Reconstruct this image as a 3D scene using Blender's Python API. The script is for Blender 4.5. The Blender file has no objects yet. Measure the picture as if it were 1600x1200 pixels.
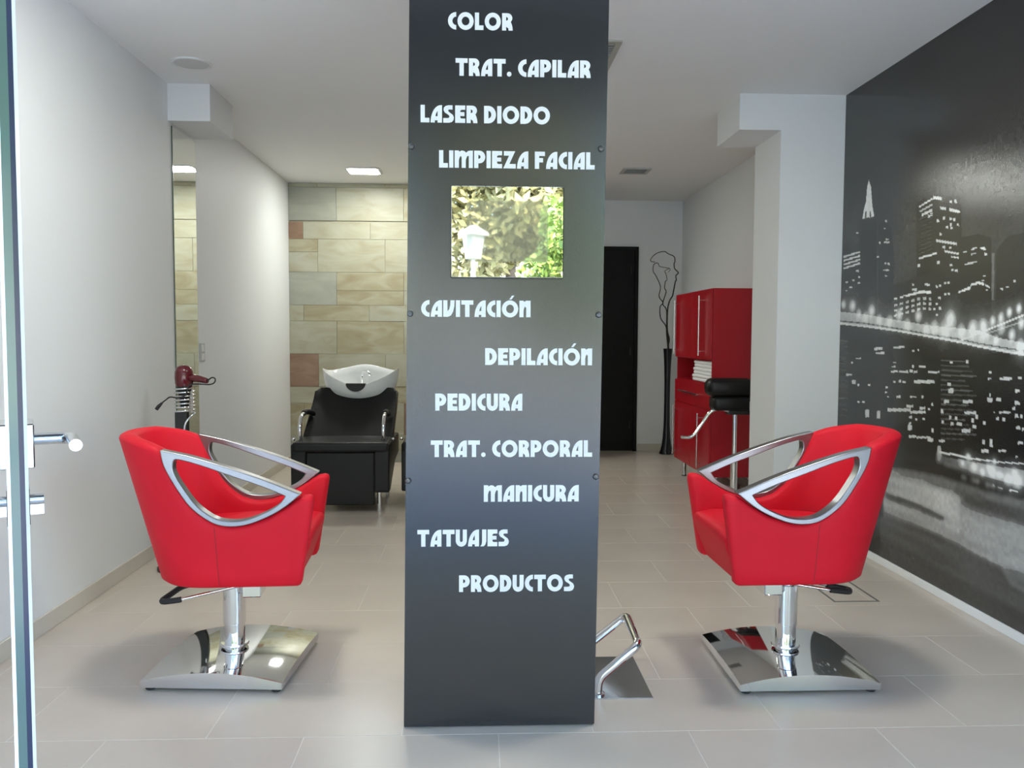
import bpy, bmesh, math, random
import numpy as np
from mathutils import Vector, Matrix

C = bpy.context.scene.collection
SC = bpy.context.scene
PI = math.pi
R = math.radians

# ------------------------------------------------------------------ camera
HC = 1.24
F_PX, PITCH, ROLL, YAW = 1313.1, 0.0567, 0.0046, 0.0444
cd = bpy.data.cameras.new('camera')
cam = bpy.data.objects.new('camera', cd); C.objects.link(cam)
cd.sensor_fit = 'HORIZONTAL'; cd.sensor_width = 36.0
cd.lens = F_PX / 1600.0 * 36.0
cd.clip_start = 0.05; cd.clip_end = 200
fwd = Vector((math.sin(YAW) * math.cos(PITCH), math.cos(YAW) * math.cos(PITCH), -math.sin(PITCH)))
right0 = Vector((math.cos(YAW), -math.sin(YAW), 0.0))
up0 = right0.cross(fwd)
rt = right0 * math.cos(ROLL) + up0 * math.sin(ROLL)
up = up0 * math.cos(ROLL) - right0 * math.sin(ROLL)
M3 = Matrix((rt, up, -fwd)).transposed()
cam.matrix_world = Matrix.Translation((0, 0, HC)) @ M3.to_4x4()
SC.camera = cam

# ------------------------------------------------------------------ world, sun, exposure
SC.view_settings.view_transform = 'Standard'
SC.view_settings.look = 'None'
SC.view_settings.gamma = 1.0
SC.view_settings.use_curve_mapping = False
SC.view_settings.exposure = 0.60
w = bpy.data.worlds.new('sky'); SC.world = w; w.use_nodes = True
nt = w.node_tree; bg = nt.nodes['Background']
sky = nt.nodes.new('ShaderNodeTexSky'); sky.sky_type = 'NISHITA'
sky.sun_disc = False; sky.sun_elevation = R(48); sky.sun_rotation = R(20)
sky.air_density = 1.3; sky.dust_density = 1.0; sky.ozone_density = 3.0
nt.links.new(sky.outputs[0], bg.inputs[0]); bg.inputs[1].default_value = 1.35
sd = bpy.data.lights.new('sun', 'SUN'); sd.energy = 14.0; sd.angle = R(0.6); sd.color = (1.0, 0.97, 0.91)
sun = bpy.data.objects.new('sun', sd); C.objects.link(sun)
sun.rotation_euler = Vector((-0.35, -0.75, -0.85)).to_track_quat('-Z', 'Y').to_euler()
sun.location = (0, 12, 12)

# ------------------------------------------------------------------ room dimensions (metres)
XL, XR, H = -1.790, 2.2346, 2.700
YF, YB = 0.50, 9.05          # shop front, back wall
YT = 8.228                    # stone wall behind the basins
XT = 0.85                     # its free end
Y1, Y2 = 5.06, 5.526          # beam and pillar, front and back
HB = 2.486
XP = XR - 0.3954              # pillar's inner face

# ------------------------------------------------------------------ materials
def newmat(name):
    m = bpy.data.materials.new(name); m.use_nodes = True
    return m, m.node_tree, m.node_tree.nodes['Principled BSDF']
def setp(p, col=None, rough=None, metal=None, spec=None, coat=None, trans=None, ior=None):
    if col is not None: p.inputs['Base Color'].default_value = (*col, 1)
    if rough is not None: p.inputs['Roughness'].default_value = rough
    if metal is not None: p.inputs['Metallic'].default_value = metal
    if spec is not None: p.inputs['Specular IOR Level'].default_value = spec
    if coat is not None: p.inputs['Coat Weight'].default_value = coat
    if trans is not None: p.inputs['Transmission Weight'].default_value = trans
    if ior is not None: p.inputs['IOR'].default_value = ior
def mat(name, col, rough=0.5, metal=0.0, var=0.0, vscale=6.0, bump=0.0, bscale=80.0, **kw):
    m, t, p = newmat(name); setp(p, col, rough, metal, **kw)
    if var > 0 or bump > 0:
        tc = t.nodes.new('ShaderNodeTexCoord')
    if var > 0:
        n = t.nodes.new('ShaderNodeTexNoise'); n.inputs['Scale'].default_value = vscale; n.inputs['Detail'].default_value = 4
        t.links.new(tc.outputs['Object'], n.inputs['Vector'])
        cr = t.nodes.new('ShaderNodeValToRGB')
        cr.color_ramp.elements[0].position = 0.3; cr.color_ramp.elements[1].position = 0.7
        cr.color_ramp.elements[0].color = (*[c * (1 - var) for c in col], 1)
        cr.color_ramp.elements[1].color = (*[min(1, c * (1 + var)) for c in col], 1)
        t.links.new(n.outputs['Fac'], cr.inputs[0]); t.links.new(cr.outputs[0], p.inputs['Base Color'])
    if bump > 0:
        n2 = t.nodes.new('ShaderNodeTexNoise'); n2.inputs['Scale'].default_value = bscale; n2.inputs['Detail'].default_value = 3
        t.links.new(tc.outputs['Object'], n2.inputs['Vector'])
        b = t.nodes.new('ShaderNodeBump'); b.inputs['Strength'].default_value = bump; b.inputs['Distance'].default_value = 0.004
        t.links.new(n2.outputs['Fac'], b.inputs['Height']); t.links.new(b.outputs[0], p.inputs['Normal'])
    return m
def stone(name, a, b, c):
    m, t, p = newmat(name); setp(p, a, 0.42)
    tc = t.nodes.new('ShaderNodeTexCoord'); mp = t.nodes.new('ShaderNodeMapping')
    oi = t.nodes.new('ShaderNodeObjectInfo')
    mul = t.nodes.new('ShaderNodeVectorMath'); mul.operation = 'MULTIPLY_ADD'
    cmb = t.nodes.new('ShaderNodeCombineXYZ')
    for k in range(3): t.links.new(oi.outputs['Random'], cmb.inputs[k])
    mul.inputs[1].default_value = (17, 9, 23); t.links.new(cmb.outputs[0], mul.inputs[0]); t.links.new(tc.outputs['Object'], mul.inputs[2])
    mp.inputs['Scale'].default_value = (2.2, 1, 6.0); t.links.new(mul.outputs[0], mp.inputs[0])
    n = t.nodes.new('ShaderNodeTexNoise'); n.inputs['Scale'].default_value = 1.3; n.inputs['Detail'].default_value = 6; n.inputs['Distortion'].default_value = 1.1
    t.links.new(mp.outputs[0], n.inputs['Vector'])
    cr = t.nodes.new('ShaderNodeValToRGB'); e = cr.color_ramp.elements
    e[0].position = 0.32; e[0].color = (*a, 1); e[1].position = 0.72; e[1].color = (*c, 1)
    x = e.new(0.52); x.color = (*b, 1)
    t.links.new(n.outputs['Fac'], cr.inputs[0]); t.links.new(cr.outputs[0], p.inputs['Base Color'])
    bp = t.nodes.new('ShaderNodeBump'); bp.inputs['Strength'].default_value = 0.25; bp.inputs['Distance'].default_value = 0.006
    t.links.new(n.outputs['Fac'], bp.inputs['Height']); t.links.new(bp.outputs[0], p.inputs['Normal'])
    return m
def emit(name, col, s):
    m, t, p = newmat(name); setp(p, (0.8, 0.8, 0.8), 0.4)
    p.inputs['Emission Color'].default_value = (*col, 1); p.inputs['Emission Strength'].default_value = s
    return m
MT = {}
MT['wall'] = mat('white_paint', (0.745, 0.755, 0.758), 0.55, bump=0.04, bscale=120)
MT['ceiling'] = mat('ceiling_paint', (0.85, 0.85, 0.845), 0.7, bump=0.03, bscale=100)
MT['tile'] = mat('beige_floor_tile', (0.55, 0.48, 0.405), 0.28, spec=0.38, var=0.05, vscale=2.5, bump=0.015, bscale=9)
MT['grout'] = mat('pale_grout', (0.70, 0.65, 0.58), 0.8, var=0.05, vscale=30)
MT['skirt'] = mat('beige_skirting_tile', (0.56, 0.52, 0.45), 0.3, var=0.05, vscale=3)
MT['whiteskirt'] = mat('white_skirting', (0.80, 0.80, 0.79), 0.4, var=0.02)
MT['panel'] = mat('charcoal_panel', (0.0085, 0.009, 0.0115), 0.22, bump=0.015, bscale=300, spec=1.0)
MT['letter'] = mat('white_vinyl_lettering', (0.74, 0.74, 0.72), 0.5, var=0.01)
MT['mirror'] = mat('mirror_glass', (0.90, 0.92, 0.90), 0.01, 1.0)
MT['mirror_edge'] = mat('mirror_edge', (0.10, 0.13, 0.11), 0.2)
MT['red'] = mat('red_leatherette', (0.66, 0.009, 0.024), 0.58, var=0.05, vscale=5, bump=0.06, bscale=260, spec=0.22)
MT['redseam'] = mat('red_seam', (0.36, 0.006, 0.014), 0.6, var=0.05)
MT['chrome'] = mat('chrome', (0.80, 0.81, 0.83), 0.045, 1.0)
MT['alu'] = mat('brushed_aluminium', (0.34, 0.34, 0.355), 0.30, 1.0, bump=0.02, bscale=200)
MT['rubber'] = mat('black_rubber', (0.016, 0.016, 0.017), 0.6, var=0.1)
MT['blackleather'] = mat('black_leatherette', (0.006, 0.006, 0.0065), 0.38, bump=0.08, bscale=150, var=0.1, spec=0.32)
MT['porcelain'] = mat('white_porcelain', (0.84, 0.85, 0.85), 0.12, var=0.01)
MT['redlaq'] = mat('red_lacquer', (0.40, 0.007, 0.016), 0.28, var=0.04, vscale=3)
MT['towel'] = mat('white_terry', (0.85, 0.85, 0.84), 0.95, bump=0.6, bscale=220)
MT['vase'] = mat('black_glaze', (0.008, 0.008, 0.010), 0.14, var=0.1)
MT['twig'] = mat('dark_twig', (0.022, 0.019, 0.017), 0.7, var=0.2, vscale=40)
MT['door'] = mat('black_stained_wood', (0.006, 0.006, 0.006), 0.5, var=0.25, vscale=12, spec=0.15)
MT['dryer'] = mat('dark_red_gloss', (0.10, 0.004, 0.009), 0.10, coat=0.4)
MT['blackplastic'] = mat('black_plastic', (0.014, 0.014, 0.015), 0.35, var=0.05)
MT['greyplastic'] = mat('grey_plastic', (0.42, 0.43, 0.43), 0.4, var=0.03)
MT['whiteplastic'] = mat('white_plastic', (0.72, 0.73, 0.73), 0.4, var=0.02)
MT['speaker_cloth'] = mat('pale_speaker_mesh', (0.60, 0.60, 0.60), 0.6, var=0.03)
MT['grille'] = mat('beige_grille', (0.42, 0.41, 0.36), 0.5, var=0.04)
MT['steel'] = mat('satin_steel', (0.62, 0.63, 0.64), 0.20, 1.0)
MT['hatch'] = mat('dark_hatch_frame', (0.13, 0.125, 0.11), 0.5, var=0.1)
MT['lamp_on'] = emit('lit_diffuser', (1.0, 0.98, 0.94), 9.0)
MT['st_grey'] = stone('stone_grey', (0.29, 0.295, 0.245), (0.33, 0.335, 0.275), (0.37, 0.37, 0.305))
MT['st_cream'] = stone('stone_cream', (0.33, 0.305, 0.205), (0.38, 0.37, 0.275), (0.42, 0.42, 0.335))
MT['st_ochre'] = stone('stone_ochre', (0.29, 0.245, 0.145), (0.355, 0.325, 0.215), (0.41, 0.395, 0.29))
MT['st_brown'] = stone('stone_brown', (0.21, 0.125, 0.075), (0.27, 0.17, 0.11), (0.33, 0.22, 0.15))
MT['st_joint'] = mat('stone_joint', (0.46, 0.44, 0.34), 0.8, var=0.05)
m, t, p = newmat('door_glass'); setp(p, (0.93, 0.98, 0.96), 0.0, trans=1.0, ior=1.45); MT['glass'] = m
MT['glass_edge'] = mat('green_glass_edge', (0.060, 0.095, 0.078), 0.12, var=0.1, vscale=3, spec=0.7)
MT['glass_core'] = mat('dark_glass_core', (0.012, 0.014, 0.035), 0.2, var=0.1)
MT['bevel'] = mat('white_glint_bevel', (0.90, 0.93, 0.94), 0.25, 0.15)  # near-white base colour paints the glints on the door's polished bevels
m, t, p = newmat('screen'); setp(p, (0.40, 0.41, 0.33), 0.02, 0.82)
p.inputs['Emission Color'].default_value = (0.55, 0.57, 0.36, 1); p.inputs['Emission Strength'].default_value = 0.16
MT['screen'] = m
MT['soffit'] = mat('added_dark_soffit', (0.05, 0.042, 0.035), 0.6, var=0.15, vscale=4)
MT['paving'] = mat('grey_paving', (0.40, 0.41, 0.42), 0.8, var=0.12, vscale=3)
MT['render'] = mat('cream_render', (0.42, 0.43, 0.36), 0.85, var=0.05, vscale=1.5)
def leafmat(name, a, b):
    m, t, p = newmat(name); setp(p, a, 0.5)
    g = t.nodes.new('ShaderNodeNewGeometry'); cr = t.nodes.new('ShaderNodeValToRGB')
    cr.color_ramp.elements[0].color = (*a, 1); cr.color_ramp.elements[1].color = (*b, 1)
    t.links.new(g.outputs['Random Per Island'], cr.inputs[0]); t.links.new(cr.outputs[0], p.inputs['Base Color'])
    return m
MT['leaf_green'] = leafmat('leaf_green', (0.09, 0.16, 0.02), (0.34, 0.42, 0.09))
MT['leaf_dark'] = leafmat('leaf_dark', (0.012, 0.020, 0.008), (0.035, 0.050, 0.018))
MT['darksteel'] = mat('dark_steel', (0.10, 0.10, 0.105), 0.35, 0.7)
MT['leaf_olive'] = leafmat('leaf_olive', (0.16, 0.15, 0.05), (0.48, 0.42, 0.20))
MT['bark'] = mat('bark', (0.13, 0.10, 0.075), 0.9, var=0.3, vscale=20)
MT['lantern'] = mat('white_lantern_glass', (0.5, 0.5, 0.5), 0.3, var=0.01)

# ------------------------------------------------------------------ mesh helpers
class MB:
    def __init__(s): s.v = []; s.f = []
    def add(s, v, f):
        o = len(s.v); s.v += [tuple(a) for a in v]; s.f += [tuple(i + o for i in q) for q in f]; return s
    def box(s, x0, x1, y0, y1, z0, z1, bev=0.0, seg=2):
        if bev <= 0:
            v = [(x0,y0,z0),(x1,y0,z0),(x1,y1,z0),(x0,y1,z0),(x0,y0,z1),(x1,y0,z1),(x1,y1,z1),(x0,y1,z1)]
            return s.add(v, [(3,2,1,0),(4,5,6,7),(0,1,5,4),(1,2,6,5),(2,3,7,6),(3,0,4,7)])
        bm = bmesh.new(); bmesh.ops.create_cube(bm, size=1)
        for q in bm.verts:
            q.co = Vector(((x0+x1)/2 + q.co.x*(x1-x0), (y0+y1)/2 + q.co.y*(y1-y0), (z0+z1)/2 + q.co.z*(z1-z0)))
        bmesh.ops.bevel(bm, geom=bm.edges[:], offset=bev, segments=seg, affect='EDGES', profile=0.5)
        return s.bm(bm)
    def bm(s, bm):
        bm.verts.ensure_lookup_table(); bm.verts.index_update()
        s.add([q.co[:] for q in bm.verts], [[q.index for q in f.verts] for f in bm.faces]); bm.free(); return s
    def lathe(s, prof, n=24, c=(0,0,0), cap=True):
        v = []; f = []
        for r, z in prof:
            for k in range(n):
                a = 2*PI*k/n; v.append((c[0]+r*math.cos(a), c[1]+r*math.sin(a), c[2]+z))
        for i in range(len(prof)-1):
            for k in range(n):
                f.append((i*n+k, i*n+(k+1)%n, (i+1)*n+(k+1)%n, (i+1)*n+k))
        if cap:
            f.append(tuple(range(n-1,-1,-1))); f.append(tuple((len(prof)-1)*n+k for k in range(n)))
        return s.add(v, f)
    def tube(s, path, r, n=10, closed=False):
        P_ = [Vector(q) for q in path]; N = len(P_)
        rr = r if isinstance(r, (list, tuple)) else [r]*N
        T = []
        for i in range(N):
            a = P_[(i-1) % N] if (closed or i > 0) else P_[i]
            b = P_[(i+1) % N] if (closed or i < N-1) else P_[i]
            T.append((b-a).normalized())
        u = T[0].orthogonal().normalized(); v = []; f = []
        for i in range(N):
            u = (u - T[i]*u.dot(T[i])).normalized(); wv = T[i].cross(u)
            for k in range(n):
                a = 2*PI*k/n; v.append(P_[i] + (u*math.cos(a) + wv*math.sin(a))*rr[i])
        for i in range(N if closed else N-1):
            j = (i+1) % N
            for k in range(n): f.append((i*n+k, i*n+(k+1)%n, j*n+(k+1)%n, j*n+k))
        if not closed:
            f.append(tuple(range(n-1,-1,-1))); f.append(tuple((N-1)*n+k for k in range(n)))
        return s.add(v, f)
    def ring(s, outer, inner, a0, a1, axis='y'):
        n = len(outer); v = []
        pt = (lambda q, a: (q[0], a, q[1])) if axis == 'y' else (lambda q, a: (a, q[0], q[1]))
        for a in (a0, a1):
            for L in (outer, inner): v += [pt(q, a) for q in L]
        f = []
        for k in range(n):
            j = (k+1) % n
            f += [(k, j, n+j, n+k), (2*n+k, 3*n+k, 3*n+j, 2*n+j), (k, 2*n+k, 2*n+j, j), (n+k, n+j, 3*n+j, 3*n+k)]
        return s.add(v, f)
    def prism(s, poly, a0, a1, axis='y'):
        n = len(poly)
        pt = {'y': lambda q, a: (q[0], a, q[1]), 'x': lambda q, a: (a, q[0], q[1]), 'z': lambda q, a: (q[0], q[1], a)}[axis]
        v = [pt(q, a0) for q in poly] + [pt(q, a1) for q in poly]
        f = [tuple(range(n)), tuple(range(2*n-1, n-1, -1))] + [(k, n+k, n+(k+1)%n, (k+1)%n) for k in range(n)]
        return s.add(v, f)
    def build(s, name, mt, parent=None, smooth=None, loc=None):
        me = bpy.data.meshes.new(name); me.from_pydata(s.v, [], s.f)
        bm = bmesh.new(); bm.from_mesh(me); bmesh.ops.recalc_face_normals(bm, faces=bm.faces[:]); bm.to_mesh(me); bm.free()
        me.materials.append(MT[mt])
        if smooth is not None:
            me.shade_smooth(); me.set_sharp_from_angle(angle=R(smooth))
        o = bpy.data.objects.new(name, me); C.objects.link(o)
        if parent is not None: o.parent = parent
        if loc is not None: o.location = loc
        return o
def tag(o, label, cat, group=None):
    o['label'] = label; o['category'] = cat
    if group: o['group'] = group
    return o
def thing(name, label, cat, loc=(0,0,0), rz=0.0, group=None):
    o = bpy.data.objects.new(name, None); o.empty_display_size = 0.1; C.objects.link(o)
    o.location = loc; o.rotation_euler = (0, 0, rz)
    return tag(o, label, cat, group)
def struct(o, label=None):
    o['kind'] = 'structure'
    if label: o['label'] = label
    return o
def copy_tree(o, parent=None):
    c = o.copy(); C.objects.link(c); c.parent = parent
    for ch in list(o.children): copy_tree(ch, c)
    return c
def smooth_path(pts, n=8):
    out = []; P_ = [Vector(q) for q in pts]
    for i in range(len(P_)-1):
        p0 = P_[max(i-1,0)]; p1 = P_[i]; p2 = P_[i+1]; p3 = P_[min(i+2, len(P_)-1)]
        for k in range(n):
            t = k/n
            out.append(0.5*((2*p1) + (p2-p0)*t + (2*p0-5*p1+4*p2-p3)*t*t + (3*p1-p0-3*p2+p3)*t**3))
    out.append(P_[-1]); return out
def fillet(pts, r, n=5):
    P_ = [Vector(q) for q in pts]; out = [P_[0]]
    for i in range(1, len(P_)-1):
        a = (P_[i-1]-P_[i]); b = (P_[i+1]-P_[i]); rr = min(r, a.length*0.49, b.length*0.49)
        s = P_[i] + a.normalized()*rr; e = P_[i] + b.normalized()*rr
        for k in range(n+1):
            t = k/n; out.append(s*(1-t)**2 + P_[i]*2*t*(1-t) + e*t*t)
    out.append(P_[-1]); return out

# ================================================================== the setting
# ---- floor: grout bed and single tiles in half bond
floor = struct(MB().box(XL, XR, YF, YB, -0.06, -0.0007).build('floor', 'grout'), 'beige stone-look tiled floor with pale joints')
TW, TD, JT = 0.600, 0.4005, 0.0035
tile_cache = {}
def tile_mesh(wd, dp):
    k = (round(wd, 3), round(dp, 3))
    if k not in tile_cache:
        o = MB().box(-k[0]/2, k[0]/2, -k[1]/2, k[1]/2, -0.009, 0.0, bev=0.0004, seg=1).build('tile', 'tile', floor)
        tile_cache[k] = o.data; return o
    o = bpy.data.objects.new('tile', tile_cache[k]); C.objects.link(o); o.parent = floor; return o
row = -6
while True:
    ya = 2.558 + TD*row; yb = ya + TD
    if ya > YB: break
    y0, y1 = max(ya, YF), min(yb, YB)
    if y1 - y0 > 0.03:
        off = 0.075 + (0.3 if row % 2 == 0 else 0.0)
        k = math.floor((XL - off)/TW)
        while off + k*TW < XR:
            x0, x1 = max(off + k*TW, XL), min(off + (k+1)*TW, XR)
            k += 1
            if y0 > YT and x0 < XT: x0 = XT
            if x1 - x0 < 0.03: continue
            o = tile_mesh(x1-x0-JT, y1-y0-JT); o.location = ((x0+x1)/2, (y0+y1)/2, 0)
    row += 1

# ---- walls and ceiling
struct(MB().box(XL-0.15, XL, YF, YB+0.15, -0.06, H).build('wall_left', 'wall'), 'plain white wall on the left')
struct(MB().box(XR, XR+0.15, YF, YB+0.15, -0.06, H).build('wall_right', 'wall'), 'white wall on the right, behind the mural')
struct(MB().box(XT, XR, YB, YB+0.15, -0.06, H).build('wall_back', 'wall'), 'plain white back wall with the black door')
struct(MB().box(XL-0.15, XR+0.15, 1.55, YB+0.15, H, H+0.6).build('ceiling', 'ceiling'), 'plain white ceiling')
struct(MB().box(XP, XR, Y1, Y2, -0.01, H).build('wall_pillar', 'wall'), 'white pillar at the end of the night skyline mural')
struct(MB().box(XL, XL+0.2435, Y1, Y2, HB, H).build('trim_1', 'wall'), 'white boxed ceiling beam end above the tall mirror')
struct(MB().box(XP-0.2541, XP, Y1, Y2, HB, H).build('trim_2', 'wall'), 'white boxed ceiling beam end projecting from the pillar')
struct(MB().box(-0.185, 0.370, 2.640, 3.02, -0.01, H).build('wall_column', 'wall'), 'white column behind the charcoal panel')
struct(MB().box(XL, XL+0.012, YF, YT, 0, 0.078, bev=0.002, seg=1).build('baseboard_left', 'skirt'))
struct(MB().box(XR-0.014, XR, YF, Y1, 0, 0.040, bev=0.002, seg=1).build('baseboard_right', 'whiteskirt'))
struct(MB().box(XR-0.012, XR, Y2, YB, 0, 0.075, bev=0.002, seg=1).build('baseboard_right_rear', 'skirt'))
struct(MB().box(1.775, XR-0.012, YB-0.012, YB, 0, 0.075, bev=0.002, seg=1).build('baseboard_back', 'skirt'))
struct(MB().box(XP-0.010, XR, Y1-0.010, Y1, 0, 0.055).box(XP-0.010, XP, Y1, Y2, 0, 0.055).build('baseboard_pillar', 'skirt'))

# ---- stone wall behind the basins: single slabs
ws = struct(MB().box(XL, XT, YT+0.014, YB+0.15, -0.06, H).build('wall_stone', 'st_joint'), 'wall of cream, grey and rust sandstone slabs')
rows = [
 (2.660, 2.700, [-1.79, -1.513, -0.868, -0.222, 0.424, XT], 'ccocc'),
 (2.342, 2.660, [-1.79, -1.335, -0.689, -0.043, 0.603, XT], 'gcocc'),
 (2.166, 2.330, [-1.79, -1.653, -1.010, -0.364, 0.282, XT], 'bccoc'),
 (2.043, 2.166, [-1.79, -1.513], 'o'), (1.850, 2.043, [-1.79, -1.513], 'c'),
 (1.850, 2.166, [-1.513, -0.868, -0.222, 0.424, XT], 'cccg'),
 (1.533, 1.850, [-1.79, -1.335], 'g'),
 (1.674, 1.850, [-1.335, -0.689, -0.043], 'oc'), (1.533, 1.674, [-1.335, -0.689, -0.043], 'oc'),
 (1.533, 1.850, [-0.043, 0.603, XT], 'gc'),
 (1.378, 1.533, [-1.79, -1.653, -1.022, -0.376, 0.270, XT], 'coccg'),
 (1.062, 1.378, [-1.79, -1.335, -0.689, -0.043, 0.603, XT], 'cococ'),
 (0.744, 1.062, [-1.79, -1.513, -0.868, -0.222, 0.424, XT], 'bccgc'),
 (0.582, 0.744, [-1.79, -1.50, -0.868, -0.222, 0.424, XT], 'ccoco'),
 (0.268, 0.582, [-1.79, -1.653, -1.022, -0.689, -0.043, 0.603, XT], 'oocbcb'),
 (0.110, 0.268, [-1.79, -1.335, -0.689, -0.043, 0.603, XT], 'gcoco'),
 (0.000, 0.110, [-1.79, -1.513, -0.868, -0.222, 0.424, XT], 'cogco')]
rng = random.Random(5)
for z0, z1, xs, kinds in rows:
    for i, kd in enumerate(kinds):
        x0, x1 = xs[i], xs[i+1]; g = 0.0011
        prd = rng.uniform(0.0, 0.004)
        hx, hz = (x1-x0)/2-g, (z1-z0)/2-g
        MB().box(-hx, hx, -prd, 0.0145, -hz, hz, bev=0.0012, seg=1).build('slab', {'c':'st_cream','g':'st_grey','o':'st_ochre','b':'st_brown'}[kd], ws, loc=((x0+x1)/2, YT, (z0+z1)/2))

# ---- glass entrance door, swung open, seen along its edge
dpos = Vector((-0.3364, 0.630, 0)); ddir = Vector((-0.4711, 0.8821, 0))
d1 = bpy.data.objects.new('door_1', None); C.objects.link(d1); struct(d1, 'open frameless glass entrance door seen along its edge')
d1.location = dpos; d1.rotation_euler = (0, 0, math.atan2(ddir.y, ddir.x))
# local x runs along the leaf, away from the street; local -y is the side towards the room's middle
MB().box(0.0, 0.90, -0.0055, 0.0055, 0.012, 2.30, bev=0.0008, seg=1).build('glass_leaf', 'glass', d1)
MB().box(-0.0040, -0.0005, -0.0012, 0.0046, 0.012, 2.30).build('glass_edge', 'glass_edge', d1)
MB().box(-0.0040, -0.0005, -0.0046, -0.0012, 0.012, 2.30).build('glass_edge_core', 'glass_core', d1)
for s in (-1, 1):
    MB().prism([(-0.0042, s*0.0046), (0.004, s*0.0070), (0.004, s*0.0056), (-0.0005, s*0.0046)], 0.012, 2.30, 'z').build('glint_edge', 'bevel', d1)
lk = MB()
LX = 0.845
for s in (-1, 1):
    lk.box(LX-0.055, LX+0.045, s*0.0062 if s > 0 else -0.024, 0.024 if s > 0 else -0.0062, 1.030, 1.100, bev=0.002, seg=1)
lko = lk.build('lock_case', 'steel', d1)
for s in (-1, 1):
    pth = fillet([(LX, s*0.022, 1.070), (LX, s*0.078, 1.070), (LX-0.115, s*0.078, 1.070)], 0.022)
    MB().tube(pth, 0.0095, 14).build('lever_handle', 'steel', lko, smooth=40)
    k = MB().box(LX-0.030, LX+0.030, -0.016 if s < 0 else 0.0065, -0.0065 if s < 0 else 0.016, 0.935, 0.995, bev=0.002, seg=1).build('cylinder_guard', 'blackplastic', lko)
    MB().tube([(LX, s*0.014, 0.972), (LX, s*0.036, 0.972)], 0.009, 14).box(LX-0.004, LX+0.004, -0.036 if s < 0 else 0.014, -0.014 if s < 0 else 0.036, 0.948, 0.965).build('lock_cylinder', 'steel', lko, smooth=40)

# ---- black door at the back
d2 = bpy.data.objects.new('door_2', None); C.objects.link(d2); struct(d2, 'flush black wooden door in the back wall')
d2.location = (1.33, YB, 0)
MB().box(-0.39, 0.385, -0.035, -0.001, 0.006, 2.165, bev=0.003, seg=1).build('leaf', 'door', d2)
MB().box(0.385, 0.425, -0.045, -0.001, 0, 2.205, bev=0.002, seg=1).box(-0.43, -0.39, -0.045, -0.001, 0, 2.205, bev=0.002, seg=1).box(-0.39, 0.385, -0.045, -0.001, 2.165, 2.205, bev=0.002, seg=1).build('frame', 'door', d2)
for z in (0.285, 1.08, 1.957):
    MB().tube([(0.345, -0.040, z-0.04), (0.345, -0.040, z+0.04)], 0.006, 8).build('hinge', 'blackplastic', d2, smooth=40)

struct(MB().box(XL-0.15, XR+0.15, -0.60, 1.55, H, H+0.6).build('added_soffit', 'soffit'), 'unseen dark soffit over the entrance, added to darken the sign panel reflection')  # unseen slab, added so the top of the sign panel reflects something dark
# ---- the world in front of the shop, seen in mirror and chrome
struct(MB().box(-14, 14, -16, YF, -0.12, -0.02).build('pavement', 'paving'), 'grey paving outside the shop')
struct(MB().box(-12, 12, -11.3, -11, -0.1, 3.5).build('wall_garden', 'render'), 'cream rendered house wall across the street')

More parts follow.
